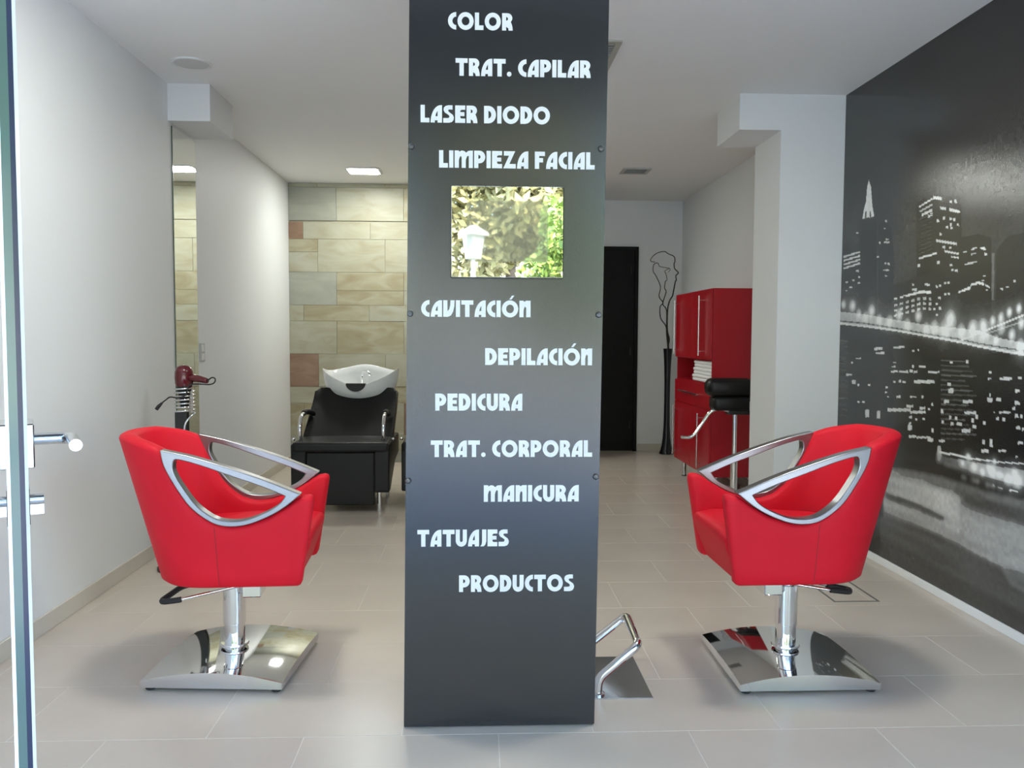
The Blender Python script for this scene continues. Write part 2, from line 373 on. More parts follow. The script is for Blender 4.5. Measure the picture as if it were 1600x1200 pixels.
# ---- mural: one printed sheet, drawn in wall metres (along the wall, height)
MURAL_POLYS=[(0.028,[(5.109,1.781),(4.825,1.796),(4.793,1.27),(5.077,1.271)]),(0.022,[(4.833,1.919),(4.621,1.897),(4.583,1.269),(4.793,1.27)]),(0.026,[(4.606,1.888),(4.469,1.88),(4.425,1.728),(4.397,1.268),(4.568,1.269)]),(0.018,[(4.202,1.92),(4.049,1.946),(4.007,1.266),(4.162,1.267)]),(0.026,[(4.049,1.946),(3.807,1.882),(3.77,1.266),(4.007,1.266)]),(0.03,[(4.426,1.524),(4.042,1.554),(3.945,1.535),(3.929,1.266),(4.41,1.268)]),(0.024,[(3.806,1.701),(3.659,1.701),(3.569,1.674),(3.544,1.265),(3.78,1.266)]),(0.03,[(3.534,1.615),(3.451,1.671),(3.274,1.665),(3.248,1.238),(3.513,1.264)]),(0.16,[(3.561,1.607),(3.543,1.605),(3.535,1.407),(3.553,1.408)]),(0.62,[(4.731,2.135),(4.701,2.091),(4.679,1.98),(4.653,1.919),(4.797,1.925),(4.78,1.981),(4.759,2.014),(4.748,2.099)]),(0.12,[(4.763,1.964),(4.748,1.962),(4.745,1.918),(4.769,1.921)]),(0.12,[(4.708,1.956),(4.693,1.954),(4.69,1.914),(4.706,1.916)]),(0.45,[(5.034,1.735),(4.814,1.744),(4.813,1.733),(5.033,1.723)]),(0.45,[(5.032,1.712),(4.813,1.721),(4.812,1.71),(5.032,1.7)]),(0.45,[(5.031,1.688),(4.811,1.699),(4.811,1.688),(5.03,1.677)]),(0.45,[(5.03,1.665),(4.81,1.677),(4.809,1.666),(5.029,1.654)]),(0.4,[(4.865,1.637),(4.824,1.634),(4.823,1.623),(4.864,1.626)]),(0.4,[(4.843,1.68),(4.818,1.678),(4.817,1.663),(4.842,1.665)]),(0.4,[(4.998,1.578),(4.963,1.576),(4.962,1.568),(4.997,1.571)]),(0.4,[(4.912,1.584),(4.878,1.582),(4.878,1.574),(4.911,1.577)]),(0.4,[(4.836,1.564),(4.803,1.562),(4.802,1.555),(4.835,1.557)]),(0.4,[(4.944,1.544),(4.901,1.542),(4.9,1.534),(4.943,1.537)]),(0.4,[(4.995,1.528),(4.968,1.527),(4.968,1.519),(4.994,1.521)]),(0.4,[(4.829,1.597),(4.805,1.595),(4.804,1.588),(4.829,1.59)]),(0.4,[(4.525,1.881),(4.504,1.878),(4.503,1.867),(4.525,1.87)]),(0.4,[(4.537,1.841),(4.515,1.838),(4.515,1.831),(4.537,1.834)]),(0.4,[(4.533,1.767),(4.468,1.76),(4.468,1.75),(4.532,1.757)]),(0.4,[(4.512,1.779),(4.476,1.775),(4.476,1.768),(4.511,1.772)]),(0.4,[(4.609,1.695),(4.586,1.693),(4.586,1.682),(4.608,1.684)]),(0.4,[(4.591,1.77),(4.569,1.768),(4.568,1.757),(4.591,1.76)]),(0.4,[(4.518,1.652),(4.497,1.65),(4.496,1.639),(4.518,1.641)]),(0.4,[(4.482,1.645),(4.461,1.643),(4.461,1.633),(4.482,1.635)]),(0.4,[(4.531,1.614),(4.466,1.609),(4.466,1.602),(4.53,1.607)]),(0.4,[(4.507,1.581),(4.485,1.58),(4.485,1.573),(4.506,1.574)]),(0.4,[(4.878,1.858),(4.837,1.853),(4.837,1.846),(4.878,1.851)]),(0.55,[(4.176,1.903),(4.053,1.925),(4.053,1.915),(4.176,1.894)]),(0.35,[(4.169,1.88),(4.051,1.897),(4.051,1.887),(4.168,1.87)]),(0.5,[(4.149,1.861),(4.05,1.872),(4.049,1.859),(4.149,1.848)]),(0.6,[(4.089,1.846),(4.049,1.853),(4.048,1.837),(4.088,1.834)]),(0.075,[(4.172,1.839),(4.048,1.847),(4.048,1.842),(4.172,1.834)]),(0.075,[(4.171,1.82),(4.047,1.828),(4.047,1.824),(4.171,1.815)]),(0.075,[(4.17,1.8),(4.046,1.809),(4.046,1.805),(4.17,1.796)]),(0.075,[(4.169,1.781),(4.045,1.79),(4.045,1.786),(4.169,1.777)]),(0.075,[(4.168,1.762),(4.044,1.772),(4.044,1.767),(4.167,1.757)]),(0.075,[(4.166,1.743),(4.043,1.753),(4.042,1.749),(4.166,1.738)]),(0.075,[(4.165,1.723),(4.042,1.734),(4.041,1.73),(4.165,1.719)]),(0.075,[(4.164,1.704),(4.04,1.716),(4.04,1.711),(4.164,1.699)]),(0.075,[(4.163,1.685),(4.039,1.697),(4.039,1.692),(4.163,1.68)]),(0.075,[(4.162,1.665),(4.038,1.678),(4.038,1.674),(4.162,1.661)]),(0.075,[(4.161,1.646),(4.037,1.659),(4.037,1.655),(4.16,1.642)]),(0.62,[(4.048,1.933),(3.968,1.914),(3.967,1.899),(4.047,1.917)]),(0.55,[(3.982,1.871),(3.932,1.86),(3.931,1.848),(3.981,1.858)]),(0.6,[(3.904,1.853),(3.814,1.827),(3.813,1.816),(3.904,1.838)]),(0.5,[(3.864,1.885),(3.843,1.882),(3.842,1.867),(3.863,1.87)]),(0.5,[(4.006,1.813),(3.987,1.81),(3.986,1.798),(4.006,1.801)]),(0.5,[(3.896,1.807),(3.878,1.804),(3.877,1.792),(3.896,1.795)]),(0.5,[(3.869,1.8),(3.851,1.798),(3.851,1.786),(3.869,1.788)]),(0.5,[(3.895,1.78),(3.876,1.777),(3.876,1.765),(3.894,1.768)]),(0.5,[(3.927,1.772),(3.908,1.77),(3.907,1.758),(3.926,1.76)]),(0.5,[(3.888,1.764),(3.87,1.762),(3.87,1.75),(3.888,1.752)]),(0.5,[(3.836,1.772),(3.819,1.77),(3.818,1.758),(3.836,1.76)]),(0.5,[(3.98,1.745),(3.961,1.743),(3.96,1.731),(3.979,1.733)]),(0.5,[(3.901,1.888),(3.883,1.885),(3.882,1.873),(3.901,1.876)]),(0.5,[(3.957,1.818),(3.938,1.816),(3.937,1.804),(3.956,1.806)]),(0.5,[(4.006,1.718),(3.831,1.683),(3.83,1.671),(4.006,1.706)]),(0.5,[(3.93,1.658),(3.812,1.634),(3.812,1.625),(3.93,1.649)]),(0.5,[(3.875,1.625),(3.811,1.614),(3.811,1.608),(3.874,1.619)]),(0.45,[(3.948,1.681),(3.926,1.679),(3.926,1.666),(3.948,1.669)]),(0.45,[(3.894,1.672),(3.872,1.67),(3.871,1.658),(3.893,1.66)]),(0.45,[(3.883,1.59),(3.862,1.589),(3.861,1.577),(3.882,1.578)]),(0.45,[(3.994,1.612),(3.972,1.61),(3.971,1.598),(3.994,1.6)]),(0.45,[(3.871,1.566),(3.85,1.564),(3.849,1.552),(3.87,1.554)]),(0.45,[(3.839,1.56),(3.818,1.558),(3.818,1.547),(3.838,1.548)]),(0.45,[(4.171,1.612),(4.146,1.61),(4.145,1.597),(4.17,1.599)]),(0.55,[(4.161,1.646),(3.997,1.655),(3.996,1.646),(4.16,1.636)]),(0.6,[(4.401,1.452),(4.126,1.478),(4.037,1.47),(4.036,1.457),(4.125,1.465),(4.4,1.442)]),(0.35,[(4.399,1.418),(4.124,1.446),(4.035,1.438),(4.034,1.426),(4.123,1.433),(4.398,1.407)]),(0.03,[(4.368,1.46),(4.341,1.462),(4.338,1.409),(4.364,1.406)]),(0.03,[(4.307,1.458),(4.281,1.46),(4.278,1.407),(4.304,1.404)]),(0.03,[(4.249,1.455),(4.224,1.457),(4.22,1.405),(4.246,1.402)]),(0.03,[(4.192,1.452),(4.167,1.454),(4.164,1.403),(4.189,1.4)]),(0.03,[(4.137,1.449),(4.112,1.452),(4.109,1.401),(4.133,1.398)]),(0.03,[(4.082,1.447),(4.059,1.449),(4.056,1.399),(4.079,1.396)]),(0.4,[(4.397,1.39),(4.123,1.42),(4.034,1.413),(4.033,1.401),(4.122,1.407),(4.397,1.38)]),(0.03,[(4.366,1.433),(4.339,1.436),(4.336,1.382),(4.363,1.379)]),(0.03,[(4.306,1.431),(4.28,1.433),(4.277,1.38),(4.303,1.378)]),(0.03,[(4.247,1.428),(4.222,1.431),(4.219,1.378),(4.244,1.376)]),(0.03,[(4.19,1.426),(4.166,1.428),(4.163,1.377),(4.187,1.374)]),(0.03,[(4.135,1.424),(4.111,1.426),(4.108,1.375),(4.132,1.373)]),(0.03,[(4.081,1.422),(4.058,1.424),(4.054,1.373),(4.078,1.371)]),(0.4,[(4.396,1.363),(4.121,1.395),(4.032,1.388),(4.031,1.376),(4.12,1.382),(4.395,1.353)]),(0.03,[(4.364,1.406),(4.338,1.409),(4.334,1.355),(4.361,1.352)]),(0.03,[(4.304,1.404),(4.278,1.407),(4.275,1.354),(4.301,1.351)]),(0.03,[(4.246,1.402),(4.22,1.405),(4.217,1.352),(4.243,1.35)]),(0.03,[(4.189,1.4),(4.164,1.403),(4.161,1.351),(4.186,1.348)]),(0.03,[(4.133,1.398),(4.109,1.401),(4.106,1.35),(4.13,1.347)]),(0.03,[(4.079,1.396),(4.056,1.399),(4.053,1.348),(4.076,1.346)]),(0.45,[(4.098,1.511),(4.077,1.51),(4.076,1.499),(4.098,1.5)]),(0.45,[(4.074,1.509),(4.053,1.508),(4.053,1.497),(4.074,1.499)]),(0.45,[(4.221,1.519),(4.198,1.517),(4.198,1.506),(4.22,1.507)]),(0.45,[(4.219,1.492),(4.197,1.491),(4.196,1.48),(4.219,1.481)]),(0.45,[(4.194,1.491),(4.172,1.49),(4.171,1.479),(4.194,1.48)]),(0.45,[(3.999,1.495),(3.978,1.494),(3.978,1.484),(3.998,1.485)]),(0.45,[(3.97,1.497),(3.95,1.496),(3.95,1.485),(3.97,1.486)]),(0.45,[(3.927,1.506),(3.907,1.505),(3.906,1.495),(3.926,1.496)]),(0.45,[(3.9,1.508),(3.88,1.506),(3.88,1.496),(3.899,1.497)]),(0.45,[(3.924,1.455),(3.904,1.454),(3.903,1.443),(3.923,1.444)]),(0.45,[(3.891,1.453),(3.872,1.452),(3.871,1.442),(3.89,1.443)]),(0.45,[(3.973,1.439),(3.952,1.438),(3.952,1.427),(3.972,1.428)]),(0.45,[(3.993,1.412),(3.973,1.411),(3.972,1.401),(3.993,1.401)]),(0.45,[(3.964,1.389),(3.944,1.389),(3.943,1.378),(3.963,1.379)]),(0.45,[(4.015,1.388),(3.994,1.387),(3.994,1.377),(4.014,1.377)]),(0.45,[(3.99,1.359),(3.97,1.359),(3.969,1.348),(3.99,1.349)]),(0.5,[(3.777,1.637),(3.747,1.636),(3.747,1.631),(3.777,1.631)]),(0.5,[(3.718,1.642),(3.674,1.646),(3.674,1.64),(3.717,1.636)]),(0.6,[(3.65,1.638),(3.622,1.643),(3.603,1.628),(3.617,1.626)]),(0.35,[(3.716,1.619),(3.678,1.624),(3.677,1.618),(3.716,1.613)]),(0.5,[(3.616,1.615),(3.597,1.613),(3.597,1.602),(3.615,1.604)]),(0.4,[(3.763,1.58),(3.666,1.583),(3.665,1.577),(3.763,1.574)]),(0.55,[(3.807,1.455),(3.712,1.475),(3.712,1.461),(3.806,1.449)]),(0.55,[(3.713,1.484),(3.655,1.492),(3.613,1.486),(3.607,1.472),(3.655,1.481),(3.708,1.475)]),(0.5,[(3.598,1.477),(3.566,1.464),(3.57,1.459),(3.598,1.469)]),(0.4,[(3.619,1.518),(3.601,1.516),(3.6,1.509),(3.619,1.51)]),(0.4,[(3.628,1.499),(3.609,1.497),(3.608,1.49),(3.627,1.491)]),(0.4,[(3.597,1.455),(3.579,1.454),(3.578,1.447),(3.597,1.447)]),(0.4,[(3.41,1.481),(3.394,1.48),(3.393,1.473),(3.41,1.475)]),(0.4,[(3.455,1.46),(3.438,1.459),(3.438,1.452),(3.455,1.453)]),(0.4,[(3.494,1.454),(3.476,1.453),(3.476,1.446),(3.493,1.447)]),(0.3,[(5.131,1.405),(4.743,1.376),(4.373,1.336),(4.056,1.304),(3.781,1.286),(3.633,1.276),(3.494,1.243),(3.247,1.213),(3.244,1.162),(3.491,1.185),(3.628,1.2),(3.777,1.218),(4.052,1.245),(4.37,1.275),(4.739,1.302),(5.127,1.326)]),(0.5,[(5.127,1.338),(4.739,1.313),(4.37,1.285),(4.053,1.254),(3.778,1.227),(3.629,1.208),(3.244,1.172),(3.244,1.164),(3.628,1.2),(3.777,1.218),(4.052,1.245),(4.37,1.275),(4.739,1.302),(5.127,1.326)]),(0.06,[(5.128,1.35),(4.74,1.328),(4.371,1.295),(4.054,1.263),(3.778,1.239),(3.63,1.22),(3.245,1.185),(3.245,1.18),(3.629,1.214),(3.778,1.233),(4.053,1.257),(4.371,1.288),(4.74,1.321),(5.128,1.342)]),(0.4,[(3.778,1.233),(3.586,1.279),(3.434,1.315),(3.256,1.36),(3.255,1.352),(3.433,1.307),(3.586,1.27),(3.777,1.224)]),(0.2,[(3.563,1.267),(3.254,1.329),(3.254,1.324),(3.562,1.262)]),(0.015,[(5.126,1.318),(4.738,1.295),(4.369,1.264),(4.052,1.235),(3.777,1.21),(3.628,1.191),(3.243,1.154),(3.239,1.086),(5.117,1.172)]),(0.02,[(5.164,1.171),(3.239,1.081),(3.213,0.642),(5.117,0.413)]),(0.035,[(5.169,1.251),(4.933,1.236),(4.893,0.584),(5.126,0.552)]),(0.07,[(5.13,1.231),(4.95,1.224),(4.949,1.217),(5.129,1.223)]),(0.07,[(5.128,1.196),(4.948,1.19),(4.947,1.182),(5.127,1.188)]),(0.07,[(5.126,1.16),(4.946,1.155),(4.945,1.148),(5.125,1.152)]),(0.07,[(5.123,1.124),(4.943,1.121),(4.943,1.113),(5.123,1.116)]),(0.07,[(5.121,1.088),(4.941,1.086),(4.941,1.079),(5.121,1.081)]),(0.07,[(5.119,1.053),(4.939,1.052),(4.939,1.044),(5.118,1.045)]),(0.07,[(5.117,1.017),(4.937,1.017),(4.937,1.01),(5.116,1.009)]),(0.07,[(5.115,0.981),(4.935,0.983),(4.935,0.975),(5.114,0.973)]),(0.07,[(5.112,0.946),(4.933,0.949),(4.932,0.941),(5.112,0.938)]),(0.07,[(5.11,0.91),(4.931,0.914),(4.93,0.906),(5.11,0.902)]),(0.07,[(5.108,0.874),(4.929,0.88),(4.928,0.872),(5.107,0.866)]),(0.07,[(5.106,0.839),(4.927,0.845),(4.926,0.838),(5.105,0.831)]),(0.07,[(5.104,0.803),(4.924,0.811),(4.924,0.803),(5.103,0.795)]),(0.07,[(5.101,0.767),(4.922,0.776),(4.922,0.769),(5.101,0.759)]),(0.03,[(4.398,1.183),(4.107,1.165),(4.086,0.82),(4.374,0.79)]),(0.13,[(3.932,1.138),(3.732,1.137),(3.731,1.13),(3.932,1.13)]),(0.085,[(3.931,1.114),(3.701,1.116),(3.7,1.109),(3.93,1.107)]),(0.085,[(3.929,1.091),(3.67,1.096),(3.67,1.088),(3.929,1.083)]),(0.13,[(3.928,1.068),(3.64,1.075),(3.639,1.068),(3.927,1.06)]),(0.085,[(3.926,1.045),(3.726,1.049),(3.726,1.042),(3.926,1.037)]),(0.085,[(3.925,1.021),(3.695,1.029),(3.695,1.021),(3.924,1.014)]),(0.13,[(3.924,0.998),(3.665,1.009),(3.664,1.001),(3.923,0.99)]),(0.085,[(3.922,0.975),(3.635,0.989),(3.634,0.982),(3.922,0.967)]),(0.085,[(3.921,0.952),(3.721,0.961),(3.721,0.953),(3.92,0.944)]),(0.13,[(3.919,0.928),(3.69,0.941),(3.69,0.934),(3.919,0.921)]),(0.085,[(3.918,0.905),(3.66,0.921),(3.659,0.914),(3.917,0.897)]),(0.085,[(3.916,0.882),(3.629,0.902),(3.629,0.895),(3.916,0.874)]),(0.13,[(3.915,0.858),(3.716,0.872),(3.715,0.865),(3.915,0.851)]),(0.085,[(3.914,0.835),(3.685,0.853),(3.684,0.846),(3.913,0.828)]),(0.085,[(3.912,0.812),(3.654,0.834),(3.654,0.827),(3.912,0.804)]),(0.13,[(3.911,0.789),(3.624,0.816),(3.624,0.809),(3.91,0.781)]),(0.085,[(3.909,0.765),(3.71,0.784),(3.71,0.776),(3.909,0.758)]),(0.42,[(4.608,1.187),(4.512,1.188),(4.511,1.174),(4.607,1.172)]),(0.42,[(4.591,1.162),(4.489,1.164),(4.488,1.153),(4.59,1.151)]),(0.42,[(4.392,1.196),(4.318,1.197),(4.317,1.184),(4.391,1.183)]),(0.42,[(4.318,1.197),(4.279,1.198),(4.278,1.191),(4.318,1.191)]),(0.42,[(4.2,1.179),(4.175,1.18),(4.175,1.17),(4.2,1.169)]),(0.42,[(4.145,1.183),(4.133,1.183),(4.132,1.174),(4.144,1.174)]),(0.42,[(4.833,1.124),(4.768,1.125),(4.767,1.118),(4.833,1.116)]),(0.42,[(4.891,1.099),(4.865,1.1),(4.865,1.089),(4.89,1.088)]),(0.42,[(4.394,1.114),(4.36,1.115),(4.36,1.109),(4.394,1.108)]),(0.42,[(4.406,1.09),(4.365,1.092),(4.365,1.085),(4.406,1.083)]),(0.42,[(4.196,1.101),(4.177,1.101),(4.176,1.088),(4.195,1.088)]),(0.42,[(4.128,1.103),(4.068,1.105),(4.067,1.096),(4.127,1.094)]),(0.42,[(4.955,1.024),(4.878,1.028),(4.877,1.016),(4.954,1.013)]),(0.42,[(4.412,1.066),(4.337,1.069),(4.336,1.059),(4.411,1.056)]),(0.42,[(4.324,1.069),(4.232,1.073),(4.231,1.062),(4.323,1.058)]),(0.42,[(4.22,1.077),(4.188,1.078),(4.187,1.065),(4.219,1.064)]),(0.42,[(4.175,1.075),(4.144,1.077),(4.144,1.064),(4.175,1.062)]),(0.42,[(4.042,1.078),(3.94,1.082),(3.939,1.073),(4.042,1.068)]),(0.42,[(4.875,0.99),(4.825,0.993),(4.824,0.97),(4.874,0.967)]),(0.42,[(4.799,0.972),(4.775,0.973),(4.774,0.962),(4.799,0.96)]),(0.42,[(4.672,0.979),(4.641,0.981),(4.64,0.97),(4.671,0.968)]),(0.42,[(4.381,1.012),(4.361,1.014),(4.36,1.003),(4.38,1.002)]),(0.42,[(4.327,1.019),(4.301,1.02),(4.3,1.007),(4.326,1.005)]),(0.42,[(4.287,1.017),(4.255,1.019),(4.254,1.009),(4.287,1.007)]),(0.42,[(4.172,1.027),(3.982,1.037),(3.981,1.021),(4.171,1.011)]),(0.42,[(4.463,0.977),(4.442,0.978),(4.441,0.968),(4.462,0.966)]),(0.42,[(4.468,0.949),(4.447,0.95),(4.447,0.943),(4.468,0.942)]),(0.42,[(4.446,0.926),(4.424,0.927),(4.424,0.92),(4.445,0.919)]),(0.42,[(4.342,0.936),(4.302,0.939),(4.301,0.926),(4.342,0.923)]),(0.42,[(4.205,0.943),(4.143,0.947),(4.142,0.941),(4.205,0.936)]),(0.42,[(4.094,0.954),(4.076,0.955),(4.076,0.943),(4.094,0.941)]),(0.42,[(4.793,0.871),(4.769,0.873),(4.768,0.865),(4.793,0.864)]),(0.42,[(4.736,0.875),(4.705,0.878),(4.704,0.87),(4.736,0.868)]),(0.42,[(4.241,0.894),(4.171,0.9),(4.17,0.887),(4.24,0.881)]),(0.42,[(4.434,0.861),(4.195,0.881),(4.194,0.865),(4.433,0.843)]),(0.42,[(4.2,0.868),(4.054,0.881),(4.053,0.868),(4.2,0.854)]),(0.42,[(4.212,0.84),(4.18,0.843),(4.179,0.83),(4.211,0.827)]),(0.42,[(4.694,0.831),(4.647,0.835),(4.645,0.792),(4.691,0.787)]),(0.42,[(4.556,0.836),(4.519,0.839),(4.517,0.797),(4.554,0.793)]),(0.42,[(4.109,0.895),(4.055,0.9),(4.054,0.887),(4.108,0.882)]),(0.42,[(4.21,0.807),(4.184,0.81),(4.184,0.8),(4.209,0.797)]),(0.42,[(4.148,0.833),(4.13,0.835),(4.129,0.825),(4.148,0.823)]),(0.42,[(4.082,0.843),(4.058,0.845),(4.057,0.836),(4.081,0.833)]),(0.42,[(3.856,1.134),(3.829,1.134),(3.828,1.123),(3.855,1.122)]),(0.42,[(3.727,1.14),(3.707,1.141),(3.706,1.129),(3.726,1.129)]),(0.42,[(3.871,1.03),(3.839,1.032),(3.838,1.017),(3.87,1.015)]),(0.42,[(3.858,1.004),(3.816,1.007),(3.815,0.986),(3.857,0.983)]),(0.42,[(3.893,0.947),(3.85,0.95),(3.849,0.935),(3.892,0.932)]),(0.42,[(3.741,0.958),(3.662,0.964),(3.661,0.95),(3.74,0.944)]),(0.42,[(3.553,1.098),(3.535,1.099),(3.534,1.088),(3.552,1.087)]),(0.42,[(3.555,1.07),(3.533,1.071),(3.532,1.063),(3.555,1.062)]),(0.42,[(3.475,1.074),(3.454,1.075),(3.453,1.067),(3.475,1.066)]),(0.42,[(3.449,1.078),(3.395,1.081),(3.394,1.068),(3.449,1.065)]),(0.42,[(3.353,1.083),(3.333,1.084),(3.333,1.073),(3.353,1.072)]),(0.42,[(3.371,1.029),(3.342,1.031),(3.342,1.02),(3.37,1.018)]),(0.42,[(3.555,0.981),(3.519,0.984),(3.518,0.967),(3.554,0.964)]),(0.42,[(3.496,0.985),(3.461,0.988),(3.461,0.974),(3.496,0.972)]),(0.42,[(3.542,1.001),(3.533,1.002),(3.532,0.988),(3.541,0.987)]),(0.42,[(3.368,0.981),(3.347,0.983),(3.346,0.967),(3.367,0.966)]),(0.42,[(3.383,0.956),(3.366,0.958),(3.366,0.945),(3.382,0.943)]),(0.42,[(3.365,0.931),(3.344,0.933),(3.343,0.915),(3.364,0.913)]),(0.42,[(3.332,0.929),(3.316,0.931),(3.315,0.918),(3.331,0.916)]),(0.42,[(3.347,0.98),(3.335,0.981),(3.334,0.971),(3.347,0.97)]),(0.42,[(3.511,0.926),(3.497,0.927),(3.497,0.922),(3.51,0.921)]),(0.42,[(3.471,0.93),(3.394,0.937),(3.394,0.929),(3.47,0.922)]),(0.42,[(3.491,0.903),(3.47,0.905),(3.469,0.894),(3.491,0.892)]),(0.42,[(3.448,0.905),(3.426,0.907),(3.426,0.893),(3.447,0.891)]),(0.42,[(3.581,0.878),(3.562,0.879),(3.561,0.863),(3.58,0.861)]),(0.42,[(3.845,0.875),(3.824,0.877),(3.823,0.862),(3.844,0.86)]),(0.42,[(3.798,0.877),(3.777,0.878),(3.776,0.864),(3.797,0.862)]),(0.42,[(3.833,0.846),(3.807,0.849),(3.806,0.834),(3.832,0.831)]),(0.42,[(3.781,0.851),(3.74,0.856),(3.739,0.841),(3.78,0.837)]),(0.42,[(3.723,0.907),(3.635,0.915),(3.634,0.904),(3.722,0.895)]),(0.42,[(3.639,0.9),(3.62,0.902),(3.619,0.885),(3.638,0.883)]),(0.42,[(3.667,0.883),(3.648,0.885),(3.646,0.865),(3.666,0.863)]),(0.42,[(3.66,0.852),(3.631,0.855),(3.631,0.841),(3.659,0.838)]),(0.42,[(3.738,0.826),(3.674,0.833),(3.673,0.816),(3.737,0.809)]),(0.42,[(3.918,0.899),(3.896,0.901),(3.894,0.883),(3.916,0.881)]),(0.42,[(3.909,0.847),(3.887,0.85),(3.886,0.834),(3.908,0.832)]),(0.42,[(4.004,0.923),(3.987,0.924),(3.986,0.912),(4.003,0.91)]),(0.42,[(4.031,0.895),(4.014,0.897),(4.013,0.887),(4.031,0.886)]),(0.42,[(4.221,0.793),(4.177,0.797),(4.176,0.771),(4.22,0.766)]),(0.42,[(3.996,0.798),(3.973,0.8),(3.972,0.782),(3.995,0.779)]),(0.42,[(4.206,0.742),(4.131,0.75),(4.13,0.738),(4.205,0.728)]),(0.42,[(4.13,0.744),(4.0,0.76),(3.999,0.75),(4.13,0.734)]),(0.42,[(4.028,0.747),(3.976,0.753),(3.975,0.737),(4.027,0.731)]),(0.42,[(3.925,0.753),(3.876,0.759),(3.875,0.747),(3.925,0.741)]),(0.42,[(3.581,0.796),(3.562,0.798),(3.561,0.778),(3.579,0.776)]),(0.42,[(3.53,0.805),(3.508,0.807),(3.506,0.774),(3.528,0.771)]),(0.42,[(3.587,0.752),(3.532,0.76),(3.531,0.746),(3.586,0.738)]),(0.42,[(3.466,0.766),(3.414,0.773),(3.414,0.765),(3.465,0.758)]),(0.42,[(3.342,0.817),(3.309,0.821),(3.309,0.811),(3.341,0.807)]),(0.42,[(3.35,0.758),(3.334,0.76),(3.334,0.752),(3.35,0.75)]),(0.42,[(3.353,0.879),(3.329,0.882),(3.328,0.869),(3.353,0.866)]),(0.42,[(3.317,0.878),(3.297,0.88),(3.296,0.867),(3.316,0.865)]),(0.3,[(3.935,0.721),(3.907,0.725),(3.891,0.65),(3.942,0.648)]),(0.5,[(3.917,0.702),(3.695,0.703),(3.463,0.717),(3.219,0.743),(3.218,0.738),(3.462,0.712),(3.695,0.694),(3.916,0.692)]),(0.18,[(3.904,0.673),(3.745,0.684),(3.551,0.69),(3.217,0.71),(3.213,0.642),(3.548,0.637),(3.742,0.634),(3.874,0.64)]),(0.012,[(4.468,0.588),(3.93,0.638),(3.642,0.635),(3.458,0.638),(3.213,0.642),(3.21,0.591),(3.544,0.581),(3.899,0.587),(4.465,0.542)]),(0.6,[(3.73,0.609),(3.69,0.61),(3.69,0.604),(3.73,0.603)]),(0.6,[(3.65,0.608),(3.593,0.612),(3.593,0.606),(3.65,0.602)]),(0.6,[(3.541,0.607),(3.483,0.612),(3.482,0.606),(3.541,0.601)]),(0.6,[(3.461,0.61),(3.426,0.611),(3.425,0.605),(3.46,0.605)]),(0.6,[(3.383,0.611),(3.325,0.616),(3.325,0.611),(3.383,0.605)]),(0.2,[(4.465,0.542),(4.259,0.557),(3.898,0.578),(3.544,0.572),(3.209,0.586),(3.174,-0.004),(4.433,0.012)])]
MURAL_BLOBS=[(0.5,5.016,1.441,0.036,0.029),(0.7,4.894,1.429,0.042,0.035),(0.5,4.808,1.381,0.033,0.028),(0.8,4.651,1.391,0.038,0.034),(0.4,4.726,1.357,0.039,0.035),(0.5,4.557,1.339,0.037,0.034),(0.5,4.442,1.33,0.042,0.039),(0.7,4.341,1.362,0.034,0.032),(0.5,4.253,1.307,0.039,0.038),(0.7,4.149,1.351,0.031,0.03),(0.6,4.073,1.286,0.03,0.03),(0.6,3.998,1.291,0.034,0.036),(1.0,3.862,1.326,0.037,0.04),(0.6,3.907,1.278,0.038,0.041),(0.6,3.77,1.271,0.03,0.034),(0.8,3.681,1.282,0.034,0.038),(0.7,3.606,1.299,0.023,0.026),(0.7,3.538,1.314,0.018,0.021),(0.7,3.482,1.329,0.017,0.021),(0.8,3.427,1.35,0.016,0.02),(0.8,3.366,1.364,0.016,0.019),(0.5,3.475,1.286,0.026,0.031),(0.7,3.405,1.256,0.021,0.025),(0.7,3.346,1.303,0.02,0.025),(0.9,3.344,1.204,0.025,0.03),(0.6,3.511,1.232,0.017,0.02),(0.5,3.595,1.265,0.037,0.042),(0.9,3.681,0.705,0.02,0.015),(0.7,3.489,0.713,0.013,0.011),(0.5,3.724,0.669,0.02,0.015),(0.7,3.634,0.665,0.028,0.023),(0.6,3.572,0.655,0.023,0.019),(0.8,3.504,0.664,0.031,0.025),(0.7,3.45,0.661,0.022,0.018),(0.8,3.394,0.654,0.029,0.025),(0.9,3.332,0.654,0.032,0.028),(0.5,3.528,0.682,0.022,0.018),(0.5,3.354,0.688,0.024,0.02)]
MURAL_WATER=[(0.3,[(4.426,0.489),(4.068,0.527),(3.735,0.516),(3.725,0.355),(4.059,0.373),(4.42,0.385)]),(0.34,[(3.951,0.522),(3.761,0.526),(3.723,0.325),(3.941,0.351)]),(0.1,[(3.736,0.546),(3.452,0.543),(3.207,0.553),(3.204,0.49),(3.449,0.488),(3.683,0.488)]),(0.14,[(3.764,0.57),(3.543,0.561),(3.564,0.521),(3.787,0.521)]),(0.26,[(3.732,0.472),(3.203,0.477),(3.192,0.3),(3.437,0.284),(3.725,0.355)]),(0.07,[(4.421,0.402),(4.122,0.409),(3.859,0.391),(3.858,0.373),(4.121,0.383),(4.419,0.378)]),(0.24,[(4.454,0.361),(4.059,0.373),(3.724,0.34),(3.352,0.307),(3.35,0.276),(3.721,0.296),(4.45,0.291)]),(0.085,[(4.484,0.266),(4.054,0.294),(3.67,0.285),(3.392,0.269),(3.19,0.262),(3.174,-0.004),(4.468,0.002)]),(0.055,[(4.476,0.125),(4.045,0.15),(3.612,0.135),(3.182,0.135),(3.174,-0.004),(4.466,-0.033)]),(0.2,[(3.437,0.284),(3.192,0.3),(3.187,0.211),(3.347,0.214)])]

